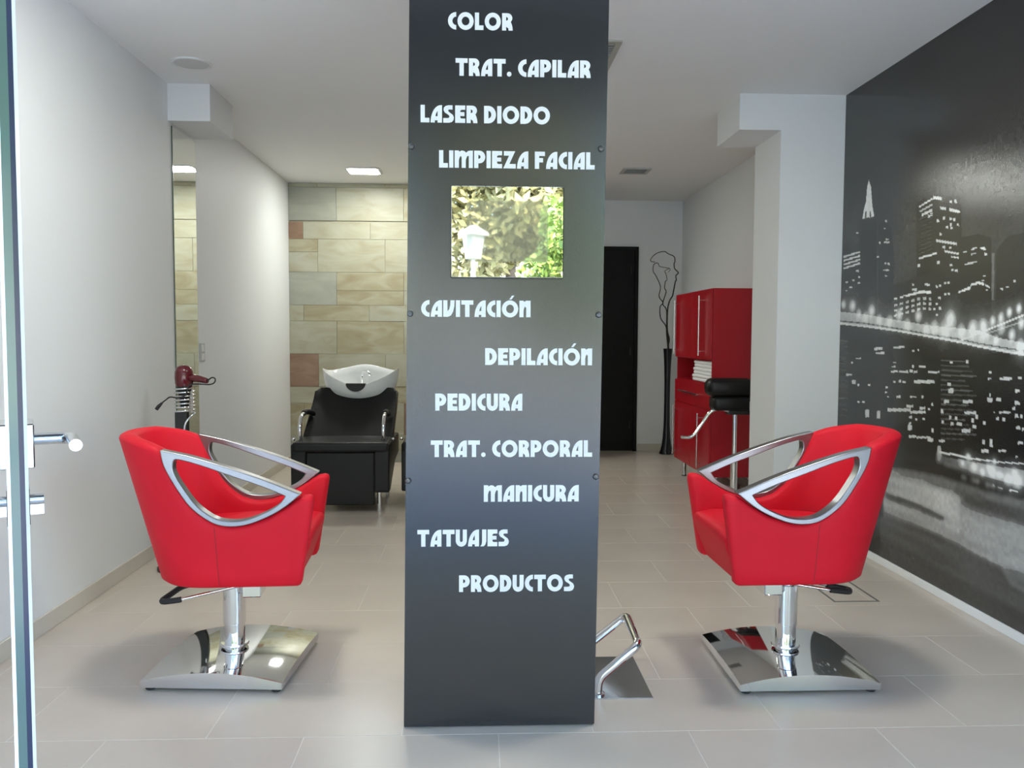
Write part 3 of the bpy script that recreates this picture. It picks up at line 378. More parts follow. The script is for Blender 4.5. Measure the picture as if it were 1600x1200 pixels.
def draw_mural():
    ya, yb = 0.70, Y1 - 0.004; za, zb = 0.040, H - 0.003
    ys = np.concatenate([np.arange(ya, 3.30, 0.02), np.arange(3.30, yb, 0.0048), [yb]])
    zs = np.concatenate([np.arange(za, zb, 0.0048), [zb]])
    Yg, Zg = np.meshgrid(ys, zs); Yf, Zf = Yg.ravel(), Zg.ravel()
    r = np.random.RandomState(7)
    def smooth_noise(sy, sz, seed):
        q = np.random.RandomState(seed).rand(64, 64)
        a = (Yf/sy) % 63; b = (Zf/sz) % 63
        i = a.astype(int); j = b.astype(int); fa = a-i; fb = b-j
        fa = fa*fa*(3-2*fa); fb = fb*fb*(3-2*fb)
        return (q[i,j]*(1-fa)*(1-fb)+q[i+1,j]*fa*(1-fb)+q[i,j+1]*(1-fa)*fb+q[i+1,j+1]*fa*fb)
    n1 = smooth_noise(0.55, 0.30, 1); n2 = smooth_noise(0.16, 0.10, 2)
    val = 0.018 + 0.030*np.exp(-((Zf-1.62)/0.42)**2) + 0.014*(n1-0.35) + 0.006*n2
    val = np.clip(val, 0.008, None)
    def inside(poly):
        p = np.array(poly); mn = p.min(0); mx = p.max(0)
        idx = np.nonzero((Yf >= mn[0]) & (Yf <= mx[0]) & (Zf >= mn[1]) & (Zf <= mx[1]))[0]
        if len(idx) == 0: return idx
        y, z = Yf[idx], Zf[idx]; c = np.zeros(len(idx), bool); n = len(p)
        for i in range(n):
            (y1, z1), (y2, z2) = p[i], p[(i+1) % n]
            if z1 == z2: continue
            cr = ((z1 > z) != (z2 > z)) & (y < (y2-y1)*(z-z1)/(z2-z1)+y1)
            c ^= cr
        return idx[c]
    # towers, bridge and far lights carried on past the part that the doorway shows
    for k in range(16):
        y0 = r.uniform(0.7, 3.10); wd = r.uniform(0.12, 0.26); zt = r.uniform(1.40, 1.85)
        val[inside([(y0, 1.1), (y0+wd, 1.1), (y0+wd, zt), (y0, zt)])] = r.uniform(0.016, 0.032)
        for q in range(16):
            a = r.uniform(y0, y0+wd-0.03); b = r.uniform(1.3, zt-0.02)
            val[inside([(a, b), (a+0.026, b), (a+0.026, b+0.011), (a, b+0.011)])] = 0.4
    val[inside([(0.7, 0.60), (3.27, 0.68), (3.27, 1.19), (0.7, 1.10)])] = 0.016
    for q in range(70):
        a = r.uniform(0.7, 3.2); b = r.uniform(0.76, 1.03)
        val[inside([(a, b), (a+0.026, b), (a+0.026, b+0.011), (a, b+0.011)])] = 0.4
    val[inside([(0.7, 1.07), (3.27, 1.185), (3.27, 1.235), (0.7, 1.15)])] = 0.19
    val[inside([(0.7, 1.07), (3.27, 1.185), (3.27, 1.195), (0.7, 1.085)])] = 0.40
    val[inside([(1.30, 2.05), (3.27, 1.345), (3.27, 1.355), (1.30, 2.07)])] = 0.30
    val[inside([(1.18, 1.05), (1.36, 1.05), (1.34, 2.12), (1.20, 2.12)])] = 0.05
    val[inside([(0.7, 0.04), (3.30, 0.04), (3.30, 0.60), (0.7, 0.56)])] = 0.13
    val[inside([(0.7, 0.60), (3.27, 0.66), (3.27, 0.70), (0.7, 0.65)])] = 0.19
    for v, p in MURAL_POLYS:
        val[inside(p)] = v
    for v, p in MURAL_WATER:
        val[inside(p)] = v
    wm = (Zf < 0.80)
    G = val.reshape(Yg.shape)
    # soften the water only
    W = G.copy()
    for _ in range(10):
        W[1:-1, 1:-1] = (W[1:-1, 1:-1]*2 + W[:-2, 1:-1] + W[2:, 1:-1] + W[1:-1, :-2] + W[1:-1, 2:])/6
    wz = np.interp(Yg, [3.3, 3.6, 4.0, 4.6, 5.06], [0.600, 0.655, 0.715, 0.745, 0.755])
    k = np.clip((wz - Zg)/0.03, 0, 1); G = G*(1-k) + W*k
    G = G*(1 + k*0.55*(smooth_noise(0.30, 0.035, 9).reshape(G.shape)-0.5))
    for v, y, z, ry, rz in MURAL_BLOBS:
        d = ((Yg-y)/ry)**2 + ((Zg-z)/rz)**2
        G = G + v*0.70*np.exp(-d*1.6) + v*0.14*np.exp(-d*0.25)
    cell = np.kron(r.rand(G.shape[0]//4+1, G.shape[1]//4+1), np.ones((4, 4)))[:G.shape[0], :G.shape[1]]
    G = np.where(G > 0.2, G*1.45, G*0.88)
    G = np.clip(G*(0.90+0.2*cell), 0.006, 0.88)
    nz, ny = G.shape; nv = nz*ny
    co = np.empty((nv, 3), np.float32); co[:, 0] = XR-0.004; co[:, 1] = Yf; co[:, 2] = Zf
    iy, iz = np.meshgrid(np.arange(ny-1), np.arange(nz-1)); a = (iz*ny+iy).ravel()
    quads = np.stack([a, a+ny, a+ny+1, a+1], 1).astype(np.int32)
    me = bpy.data.meshes.new('mural')
    me.vertices.add(nv); me.vertices.foreach_set('co', co.ravel())
    nq = len(quads); me.loops.add(nq*4); me.loops.foreach_set('vertex_index', quads.ravel())
    me.polygons.add(nq); me.polygons.foreach_set('loop_start', np.arange(0, nq*4, 4, dtype=np.int32)); me.update(calc_edges=True)
    at = me.color_attributes.new('print', 'FLOAT_COLOR', 'POINT')
    cc = np.ones((nv, 4), np.float32); g = G.ravel(); cc[:, 0] = g*1.0; cc[:, 1] = g*1.0; cc[:, 2] = g*0.985
    at.data.foreach_set('color', cc.ravel())
    m, t, p = newmat('mural_print'); setp(p, (0.1, 0.1, 0.1), 0.11, spec=0.6)
    ca = t.nodes.new('ShaderNodeAttribute'); ca.attribute_name = 'print'
    t.links.new(ca.outputs['Color'], p.inputs['Base Color'])
    tc = t.nodes.new('ShaderNodeTexCoord'); ns = t.nodes.new('ShaderNodeTexNoise'); ns.inputs['Scale'].default_value = 170; ns.inputs['Detail'].default_value = 2
    bp = t.nodes.new('ShaderNodeBump'); bp.inputs['Strength'].default_value = 0.16; bp.inputs['Distance'].default_value = 0.003
    t.links.new(tc.outputs['Object'], ns.inputs['Vector']); t.links.new(ns.outputs['Fac'], bp.inputs['Height']); t.links.new(bp.outputs[0], p.inputs['Normal'])
    me.materials.append(m)
    o = bpy.data.objects.new('print', me); C.objects.link(o)
    return o
mur = thing('wall_mural', 'large black and white night skyline mural with a lit bridge on the right wall', 'mural', (XR-0.002, 2.9, 0.04))
pr = draw_mural(); pr.parent = mur; pr.matrix_parent_inverse = Matrix.Translation((-(XR-0.002), -2.9, -0.04))
MB().box(-0.0012, 0.0018, 0.70-2.9, Y1-0.004-2.9, 0.0, H-0.003-0.04).build('backing', 'whiteplastic', mur)

# ================================================================== the charcoal sign panel
def lean(z): return 0.0100*(z-0.0)          # it stands a little out of plumb
PY0 = 2.605
pn = thing('sign_panel', 'tall charcoal service sign panel with white lettering in front of the column', 'sign', (0.08, 2.615, 0))
pl = MB()
prof = []
xa, xb = -0.222, 0.384
v = []
for y in (PY0, PY0+0.022):
    v += [(xa, y, 0.004), (xb, y, 0.004), (xb+lean(2.698), y, 2.698), (xa+lean(2.698), y, 2.698)]
bm = bmesh.new()
for q in v: bm.verts.new((q[0]-0.08, q[1]-2.615, q[2]))
bm.verts.ensure_lookup_table()
for q in [(0,1,2,3),(7,6,5,4),(0,4,5,1),(1,5,6,2),(2,6,7,3),(3,7,4,0)]: bm.faces.new([bm.verts[i] for i in q])
bmesh.ops.bevel(bm, geom=bm.edges[:], offset=0.0015, segments=2, affect='EDGES')
MB().bm(bm).build('board', 'panel', pn)
MB().box(-0.2, 0.22, 0.0125, 0.026, 0.10, 2.60).build('batten', 'blackplastic', pn)
for x, z in [(-0.194, 1.815), (0.386, 1.816), (-0.199, 1.308), (0.384, 1.308), (0.380, 0.801), (-0.206, 0.790)]:
    MB().lathe([(0.0095, 0), (0.0095, 0.004), (0.007, 0.0075), (0.0, 0.0085)], 14, cap=False).build('screw_cap', 'darksteel', pn, smooth=40, loc=(x-0.08, PY0-2.615, z)).rotation_euler = (R(90), 0, 0)

# ---- deco lettering, outlines in cap heights
def arc(cx, cy, r, a0, a1, n=14, ry=None):
    return [(cx+r*math.cos(R(a0+(a1-a0)*k/n)), cy+(ry or r)*math.sin(R(a0+(a1-a0)*k/n))) for k in range(n+1)]
GL = {
 'I': (0.25, [[(0,0),(0,1),(.25,1),(.25,0)]]),
 'L': (0.52, [[(0,0),(0,1),(.25,1),(.25,.26),(.52,.26),(.52,0)]]),
 'T': (0.72, [[(0,1),(.72,1),(.72,.74),(.49,.74),(.49,0),(.23,0),(.23,.74),(0,.74)]]),
 'O': (0.98, [arc(.49,.5,.49,0,360,32,.515)[:-1], arc(.49,.5,.235,0,360,24,.26)[:-1]]),
 'C': (0.50, [arc(.50,.5,.50,90,270,20,.505) + arc(.50,.5,.235,270,90,14,.25)]),
 'A': (0.67, [[(0,0)] + arc(.60,0.0,.60,180,97,14,1.0) + [(.67,1),(.67,0),(.41,0),(.41,.13),(.25,.13),(.25,0)], [(.275,.36),(.41,.36),(.41,.68),(.33,.54)]]),
 'R': (0.65, [[(0,0),(0,1),(.32,1)] + arc(.33,.72,.29,90,-35,10,.28) + [(.52,.50),(.58,.38),(.63,.2),(.65,0),(.40,0),(.375,.13),(.25,.22),(.25,0)], [(.25,.55),(.25,.80),(.355,.73),(.355,.62)]]),
 'P': (0.66, [[(0,0),(0,1),(.32,1)] + arc(.32,.64,.34,90,-90,16,.36) + [(.25,.28),(.25,0)], [(.25,.52),(.25,.78),(.36,.72),(.385,.65),(.36,.57)]]),
 'D': (0.71, [[(0,0),(0,1),(.27,1)] + arc(.27,.5,.44,90,-90,18,.5), [(.26,.27),(.26,.73)] + arc(.26,.5,.17,60,-60,8,.22)]),
 'E': (0.60, [[(0,0),(0,1),(.60,1),(.60,.76),(.38,.76),(.30,.70),(.30,.62),(.55,.62),(.55,.40),(.30,.40),(.30,.30),(.36,.25),(.60,.25),(.60,0)]]),
 'S': (0.63, [[(.55,1),(.30,1),(.14,.96),(.04,.86),(.02,.73),(.09,.59),(.30,.46),(.37,.38),(.35,.29),(.27,.26),(0,.26),(0,0),(.36,0),(.52,.05),(.61,.17),(.63,.31),(.57,.45),(.35,.61),(.28,.69),(.33,.76),(.55,.76)]]),
 'M': (1.08, [[(0,0),(0,1),(.24,1),(.28,.93),(.42,1),(.58,.97),(.68,.88),(.80,.98),(.95,1),(1.08,1),(1.08,0),(.84,0),(.84,.66),(.78,.72),(.70,.60),(.66,.45),(.66,0),(.42,0),(.42,.60),(.36,.70),(.29,.60),(.25,.45),(.25,0)]]),
 'N': (0.67, [[(0,0),(0,1),(.24,1),(.28,.93),(.42,1),(.67,1),(.67,0),(.41,0),(.41,.55),(.345,.66),(.28,.55),(.25,.40),(.25,0)]]),
 'U': (0.68, [[(0,1)] + arc(.34,.36,.34,180,360,18,.37) + [(.68,1),(.43,1)] + arc(.34,.36,.09,0,-180,8,.10) + [(.25,1)]]),
 'V': (0.68, [[(0,1),(0,0),(.28,0),(.46,.09),(.59,.32),(.66,.66),(.68,1),(.43,1),(.42,.72),(.36,.46),(.25,.33),(.25,1)]]),
 'Z': (0.74, [[(.03,1),(.70,1),(.36,.26),(.74,.26),(.74,0),(0,0),(.34,.74),(.03,.74)]]),
 'F': (0.60, [[(0,0),(0,1),(.60,1),(.60,.75),(.26,.75),(.26,.63),(.49,.63),(.49,.38),(.26,.38),(.26,0)]]),
 'J': (0.37, [[(.11,1),(.37,1),(.37,.30),(.31,.10),(.20,0),(0,0),(.08,.10),(.11,.24)]]),
 '.': (0.28, [arc(.14,.14,.14,0,360,14)[:-1]]),
 ' ': (0.24, [])}
GL['Ó'] = (0.98, GL['O'][1] + [[(.44,1.07),(.60,1.30),(.75,1.30),(.58,1.07)]])
def lettering(text, x0, x1, z0, h):
    gap = 0.075; adv = sum(GL[c][0] for c in text) + gap*(len(text)-1); sx = (x1-x0)/adv
    cu = bpy.data.curves.new('lettering', 'CURVE'); cu.dimensions = '2D'; cu.fill_mode = 'BOTH'; cu.extrude = 0.0006
    x = 0.0
    for ch in text:
        for loop in GL[ch][1]:
            sp = cu.splines.new('POLY'); sp.points.add(len(loop)-1); sp.use_cyclic_u = True
            for q, (a, b) in zip(sp.points, loop): q.co = ((x+a)*sx, b*h, 0, 1)
        x += GL[ch][0] + gap
    tmp = bpy.data.objects.new('tmp', cu); C.objects.link(tmp)
    bpy.context.view_layer.update()
    me = bpy.data.meshes.new_from_object(tmp.evaluated_get(bpy.context.evaluated_depsgraph_get()))
    bpy.data.objects.remove(tmp); bpy.data.curves.remove(cu)
    me.materials.clear(); me.materials.append(MT['letter']); me.name = 'lettering'
    o = bpy.data.objects.new('lettering', me); C.objects.link(o); o.parent = pn
    o.location = (x0-0.08, PY0-0.0008-2.615, z0); o.rotation_euler = (R(90), 0, 0); o['label'] = 'white words ' + text
    return o
for tx, x0, x1, z0, h in [
    ('COLOR', -0.083, 0.113, 2.166, 0.051), ('TRAT. CAPILAR', -0.060, 0.352, 2.029, 0.052), ('LASER DIODO', -0.166, 0.228, 1.888, 0.052),
    ('LIMPIEZA FACIAL', -0.110, 0.367, 1.753, 0.052), ('CAVITACIÓN', -0.165, 0.172, 1.299, 0.051), ('DEPILACIÓN', 0.032, 0.365, 1.151, 0.052),
    ('PEDICURA', -0.122, 0.148, 1.009, 0.053), ('TRAT. CORPORAL', -0.136, 0.368, 0.864, 0.052), ('MANICURA', 0.029, 0.327, 0.723, 0.052),
    ('TATUAJES', -0.178, 0.108, 0.582, 0.053), ('PRODUCTOS', -0.048, 0.315, 0.437, 0.053)]:
    lettering(tx, x0, x1, z0, h)
# ---- mirror-fronted screen set on the panel
sc = thing('mirror_screen', 'small mirror-fronted screen reflecting greenery, fixed on the charcoal panel', 'screen', (0.099, PY0, 1.418))
MB().box(-0.173, 0.173, -0.014, -0.0005, 0, 0.280, bev=0.001, seg=1).build('casing', 'blackplastic', sc)
MB().box(-0.171, 0.171, -0.0165, -0.0142, 0.002, 0.278, bev=0.0012, seg=1).build('mirror_glass', 'mirror', sc)
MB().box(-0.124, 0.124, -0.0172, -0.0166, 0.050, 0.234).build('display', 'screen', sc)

# ================================================================== styling chairs
def chair_shell():
    mb = MB(); N = 72; ZB, ZT = 0.362, 0.880
    def plan(t, top):
        xf, xs, xr, hw = (0.337, -0.060, -0.384, 0.264) if top else (0.264, -0.02, -0.240, 0.240)
        s = -1 if t < 0.5 else 1; u = t*2 if t < 0.5 else (1-t)*2
        if u < 0.45: k = u/0.45; return Vector((xf+(xs-xf)*k, s*hw, 0))
        a = (u-0.45)/0.55*PI/2; e = 0.86
        return Vector((xs-(xs-xr)*(math.sin(a)**e), s*hw*(math.cos(a)**e), 0))
    ZX = [(-0.45, 0.886), (-0.36, 0.882), (-0.26, 0.862), (-0.205, 0.842), (-0.185, 0.800), (-0.15, 0.728), (-0.09, 0.648), (-0.02, 0.597), (0.04, 0.579), (0.11, 0.583), (0.19, 0.610), (0.26, 0.648), (0.30, 0.676), (0.40, 0.690)]
    def ztop(t):
        z = 0.7
        for _ in range(12):
            x = pos(t, z).x; q = np.interp(x, [a*(0.93 if a > -0.21 else 0.95) for a, b in ZX], [b for a, b in ZX]); z = 0.5*z + 0.5*q
        return z
    def pos(t, z):
        k = (z-ZB)/(ZT-ZB); a = plan(t, False); b = plan(t, True); r = a.lerp(b, k); r.z = z; return r
    rings = []
    ts = [i/N for i in range(N+1)]
    for t in ts:
        zt = ztop(t)
        d = 1e-3; tg = (pos(min(1, t+d), zt)-pos(max(0, t-d), zt)); tg.z = 0; tg.normalize(); nrm = Vector((tg.y, -tg.x, 0))   # outward
        th = 0.062
        ctr = Vector((-0.02, 0, 0))
        if (pos(t, zt)-ctr).dot(nrm) < 0: nrm = -nrm
        ring = []
        b0 = pos(t, ZB); ring.append(Vector((b0.x, b0.y, ZB)) - nrm*0.060)
        ring.append(b0 - nrm*0.010)
        ring.append(pos(t, ZB+0.010))
        r = 0.018
        for k in range(1, 7): ring.append(pos(t, ZB+0.010 + (zt-r-ZB-0.010)*k/6))
        top = pos(t, zt-r)
        for k in range(1, 6):
            a = PI*k/6; ring.append(top + Vector((0, 0, r*math.sin(a))) - nrm*(th/2)*(1-math.cos(a)))
        ring.append(top - nrm*th)
        for k in range(1, 4):
            z = (zt-r) + (0.48-(zt-r))*k/3; ring.append(pos(t, z) - nrm*th)
        rings.append(ring)
    # rounded arm ends
    def shrink(ring, f, dx):
        c = sum(ring, Vector())/len(ring); out = []
        for q in ring:
            d = q-c; out.append(Vector((q.x+dx, c.y+d.y*f, c.z+d.z*(1-(1-f)*0.12))))
        return out
    first = [shrink(rings[0], 0.45, 0.016), shrink(rings[0], 0.82, 0.011)]
    last = [shrink(rings[-1], 0.82, 0.011), shrink(rings[-1], 0.45, 0.016)]
    rings = first + rings + last
    n = len(rings[0]); v = [q for r in rings for q in r]; f = []
    for i in range(len(rings)-1):
        for k in range(n):
            j = (k+1) % n; f.append((i*n+k, (i+1)*n+k, (i+1)*n+j, i*n+j))
    f.append(tuple(range(n))); f.append(tuple((len(rings)-1)*n+k for k in range(n-1, -1, -1)))
    mb.add(v, f)
    return mb, pos
def arm_frame(y0, y1):
    # a leaf-shaped loop: straight top bar, bowed lower bar
    top = [(-0.192, 0.842), (-0.06, 0.812), (0.06, 0.776), (0.18, 0.735), (0.305, 0.686)]
    low = [(0.305, 0.686), (0.25, 0.645), (0.19, 0.612), (0.11, 0.584), (0.04, 0.579), (-0.02, 0.596), (-0.09, 0.648), (-0.145, 0.725), (-0.18, 0.79), (-0.192, 0.842)]
    T = [Vector((a, b, 0)) for a, b in top]; L_ = [Vector((a, b, 0)) for a, b in low]
    tp = smooth_path(T, 8); lp = smooth_path(L_, 6)
    outer = [(q.x, q.y) for q in tp] + [(q.x, q.y) for q in lp[1:-1]]
    ti = [(-0.146, 0.800), (-0.13, 0.809), (-0.05, 0.788), (0.06, 0.750), (0.16, 0.716), (0.248, 0.681)]
    li = [(0.248, 0.681), (0.225, 0.653), (0.18, 0.627), (0.11, 0.602), (0.045, 0.598), (-0.010, 0.612), (-0.071, 0.657), (-0.124, 0.728), (-0.146, 0.770), (-0.146, 0.800)]
    top = top[:1] + [(-0.12, 0.827)] + top[1:]; T = [Vector((a, b, 0)) for a, b in top]; tp = smooth_path(T, 8)
    outer = [(q.x, q.y) for q in tp] + [(q.x, q.y) for q in lp[1:-1]]
    tq = smooth_path([Vector((a, b, 0)) for a, b in ti], 8); lq = smooth_path([Vector((a, b, 0)) for a, b in li], 6)
    inner = [(q.x, q.y) for q in tq] + [(q.x, q.y) for q in lq[1:-1]]
    return MB().ring([(a*0.93, b) for a, b in outer], [(a*0.93, b) for a, b in inner], y0, y1, 'y')
def make_chair(label):
    t = thing('styling_chair', label, 'chair', group='red styling chairs')
    # chrome base: bulged square plate on four feet
    a = 0.248; n = 18; mb = MB(); v = []; f = []
    for j in range(n+1):
        for i in range(n+1):
            x = -a+2*a*i/n; y = -a+2*a*j/n
            v.append((x, y, 0.036+0.032*(1-(x/a)**2)+0.010*(1-(y/a)**2)))
    for j in range(n):
        for i in range(n): f.append((j*(n+1)+i, j*(n+1)+i+1, (j+1)*(n+1)+i+1, (j+1)*(n+1)+i))
    edge = [i for i in range(n+1)] + [(j*(n+1)+n) for j in range(1, n+1)] + [n*(n+1)+i for i in range(n-1, -1, -1)] + [j*(n+1) for j in range(n-1, 0, -1)]
    o = len(v); v += [(v[i][0], v[i][1], 0.013) for i in edge]; m_ = len(edge)
    for k in range(m_): f.append((edge[k], o+k, o+(k+1) % m_, edge[(k+1) % m_]))
    f.append(tuple(o+k for k in range(m_)))
    base = mb.add(v, f).build('base', 'chrome', t, smooth=30)
    for sx in (-1, 1):
        for sy in (-1, 1):
            MB().lathe([(0.016, 0), (0.019, 0.003), (0.019, 0.0135)], 14).build('foot', 'rubber', base, smooth=40, loc=(sx*0.222, sy*0.222, 0))
    MB().lathe([(0.037, 0.074), (0.037, 0.168), (0.041, 0.170), (0.041, 0.320), (0.030, 0.322), (0.030, 0.350)], 32).build('column', 'chrome', t, smooth=40)
    MB().lathe([(0.037, 0.084), (0.050, 0.085), (0.052, 0.090), (0.050, 0.095), (0.037, 0.096)], 28, cap=False).build('collar', 'chrome', t, smooth=50)
    MB().box(-0.10, 0.10, -0.09, 0.09, 0.345, 0.364, bev=0.003, seg=1).box(0.036, 0.105, -0.048, 0.048, 0.268, 0.346, bev=0.004, seg=1).build('bracket', 'chrome', t)
    pth = fillet([(0.02, -0.050, 0.312), (-0.185, -0.060, 0.270), (-0.258, -0.045, 0.258), (-0.205, 0.070, 0.284), (-0.12, 0.075, 0.296), (0.02, 0.055, 0.316)], 0.03)
    lev = MB().tube(pth, 0.0055, 8).build('pump_lever', 'chrome', t, smooth=50)
    grip = fillet([(-0.175, -0.0595, 0.2720), (-0.185, -0.060, 0.270), (-0.258, -0.045, 0.258), (-0.205, 0.070, 0.284), (-0.13, 0.0744, 0.2946)], 0.03)
    MB().tube(grip, 0.0105, 10).build('lever_grip', 'rubber', lev, smooth=50)
    sh, pos = chair_shell()
    shell = sh.build('shell', 'red', t, smooth=60)
    # underside
    und = [(pos(i/40, 0.364).x, pos(i/40, 0.364).y) for i in range(41)]
    cx = 0.0
    und = [(x*0.97, y*0.97) for x, y in und]
    MB().prism(und, 0.364, 0.372, 'z').build('underside', 'red', t)
    for s in (0.205, 0.795):
        pts = [pos(s, z) for z in np.linspace(0.372, 0.575, 10)]
        MB().tube(pts, 0.0016, 6).build('seam', 'redseam', shell, smooth=60)
    # seat cushion
    pr = [(-0.19, 0.40), (0.245, 0.368), (0.262, 0.372), (0.308, 0.500), (0.312, 0.525), (0.302, 0.542), (0.24, 0.553), (0.05, 0.552), (-0.19, 0.540)]
    bm = bmesh.new(); ns = 9
    for j in range(ns):
        y = -0.196+0.392*j/(ns-1); k = 1-abs(y/0.196)**6
        for x, z in [(max(a_, -0.19+0.13*abs(y/0.196)**3), b_) for a_, b_ in pr]: bm.verts.new((x if z < 0.5 else x-0.006*(1-k), y, z if z < 0.5 else z-0.012*(1-k)))
    bm.verts.ensure_lookup_table(); m_ = len(pr)
    for j in range(ns-1):
        for k in range(m_): bm.faces.new([bm.verts[j*m_+k], bm.verts[j*m_+(k+1) % m_], bm.verts[(j+1)*m_+(k+1) % m_], bm.verts[(j+1)*m_+k]])
    bm.faces.new([bm.verts[k] for k in range(m_)]); bm.faces.new([bm.verts[(ns-1)*m_+k] for k in range(m_)])
    bmesh.ops.subdivide_edges(bm, edges=bm.edges[:], cuts=1, smooth=0.3)
    MB().bm(bm).build('seat', 'red', t, smooth=50)
    for s in (-1, 1):
        y0, y1 = (-0.258, -0.214) if s < 0 else (0.214, 0.258)
        fr = arm_frame(y0, y1).build('armrest', 'alu', t)
        bv = fr.modifiers.new('bevel', 'BEVEL'); bv.width = 0.003; bv.segments = 2; bv.limit_method = 'ANGLE'; bv.angle_limit = R(50)
        fr.data.shade_smooth(); fr.data.set_sharp_from_angle(angle=R(35))
    return t
ch1 = make_chair('red styling chair with chrome armrests left of the charcoal panel, facing right')
for o in ch1.children:
    if o.name.split('.')[0] == 'base': o.rotation_euler = (0, 0, R(-7)); o.location = (-0.006, 0.035, 0)
    elif o.name.split('.')[0] in ('column', 'collar'): o.location = (-0.006, 0.02, 0)
    else: o.location.z = 0.012
ch1.location = (-0.888, 3.110, 0); ch1.rotation_euler = (0, 0, R(3))
ch2 = copy_tree(ch1); ch2['label'] = 'red styling chair with chrome armrests beside the skyline mural, facing left'
for o in ch2.children:
    if o.name.split('.')[0] == 'base': o.rotation_euler = (0, 0, R(-1)); o.location = (-0.004, -0.02, 0)
    elif o.name.split('.')[0] in ('column', 'collar'): o.location = (0, -0.01, 0)
    else: o.location.z = 0.026
ch2.location = (1.168, 3.040, 0); ch2.rotation_euler = (0, 0, R(181))

# ---- footrest by the panel
t = thing('footrest', 'chrome tube footrest on a steel floor plate at the panel', 'footrest', (0.50, 2.98, 0))
MB().box(-0.108, 0.115, -0.185, 0.188, 0.0, 0.004, bev=0.001, seg=1).build('floor_plate', 'steel', t)
pth = fillet([(-0.072, -0.150, 0.003), (-0.070, -0.150, 0.060), (0.070, -0.140, 0.172), (0.080, 0.150, 0.178), (-0.070, 0.150, 0.060), (-0.072, 0.150, 0.003)], 0.030, 6)
MB().tube(pth, 0.0155, 16).build('tube_loop', 'chrome', t, smooth=50)
for s in (-0.150, 0.150):
    MB().lathe([(0.024, 0.004), (0.024, 0.010), (0.017, 0.012)], 16).build('flange', 'chrome', t, smooth=40, loc=(-0.072, s, 0))

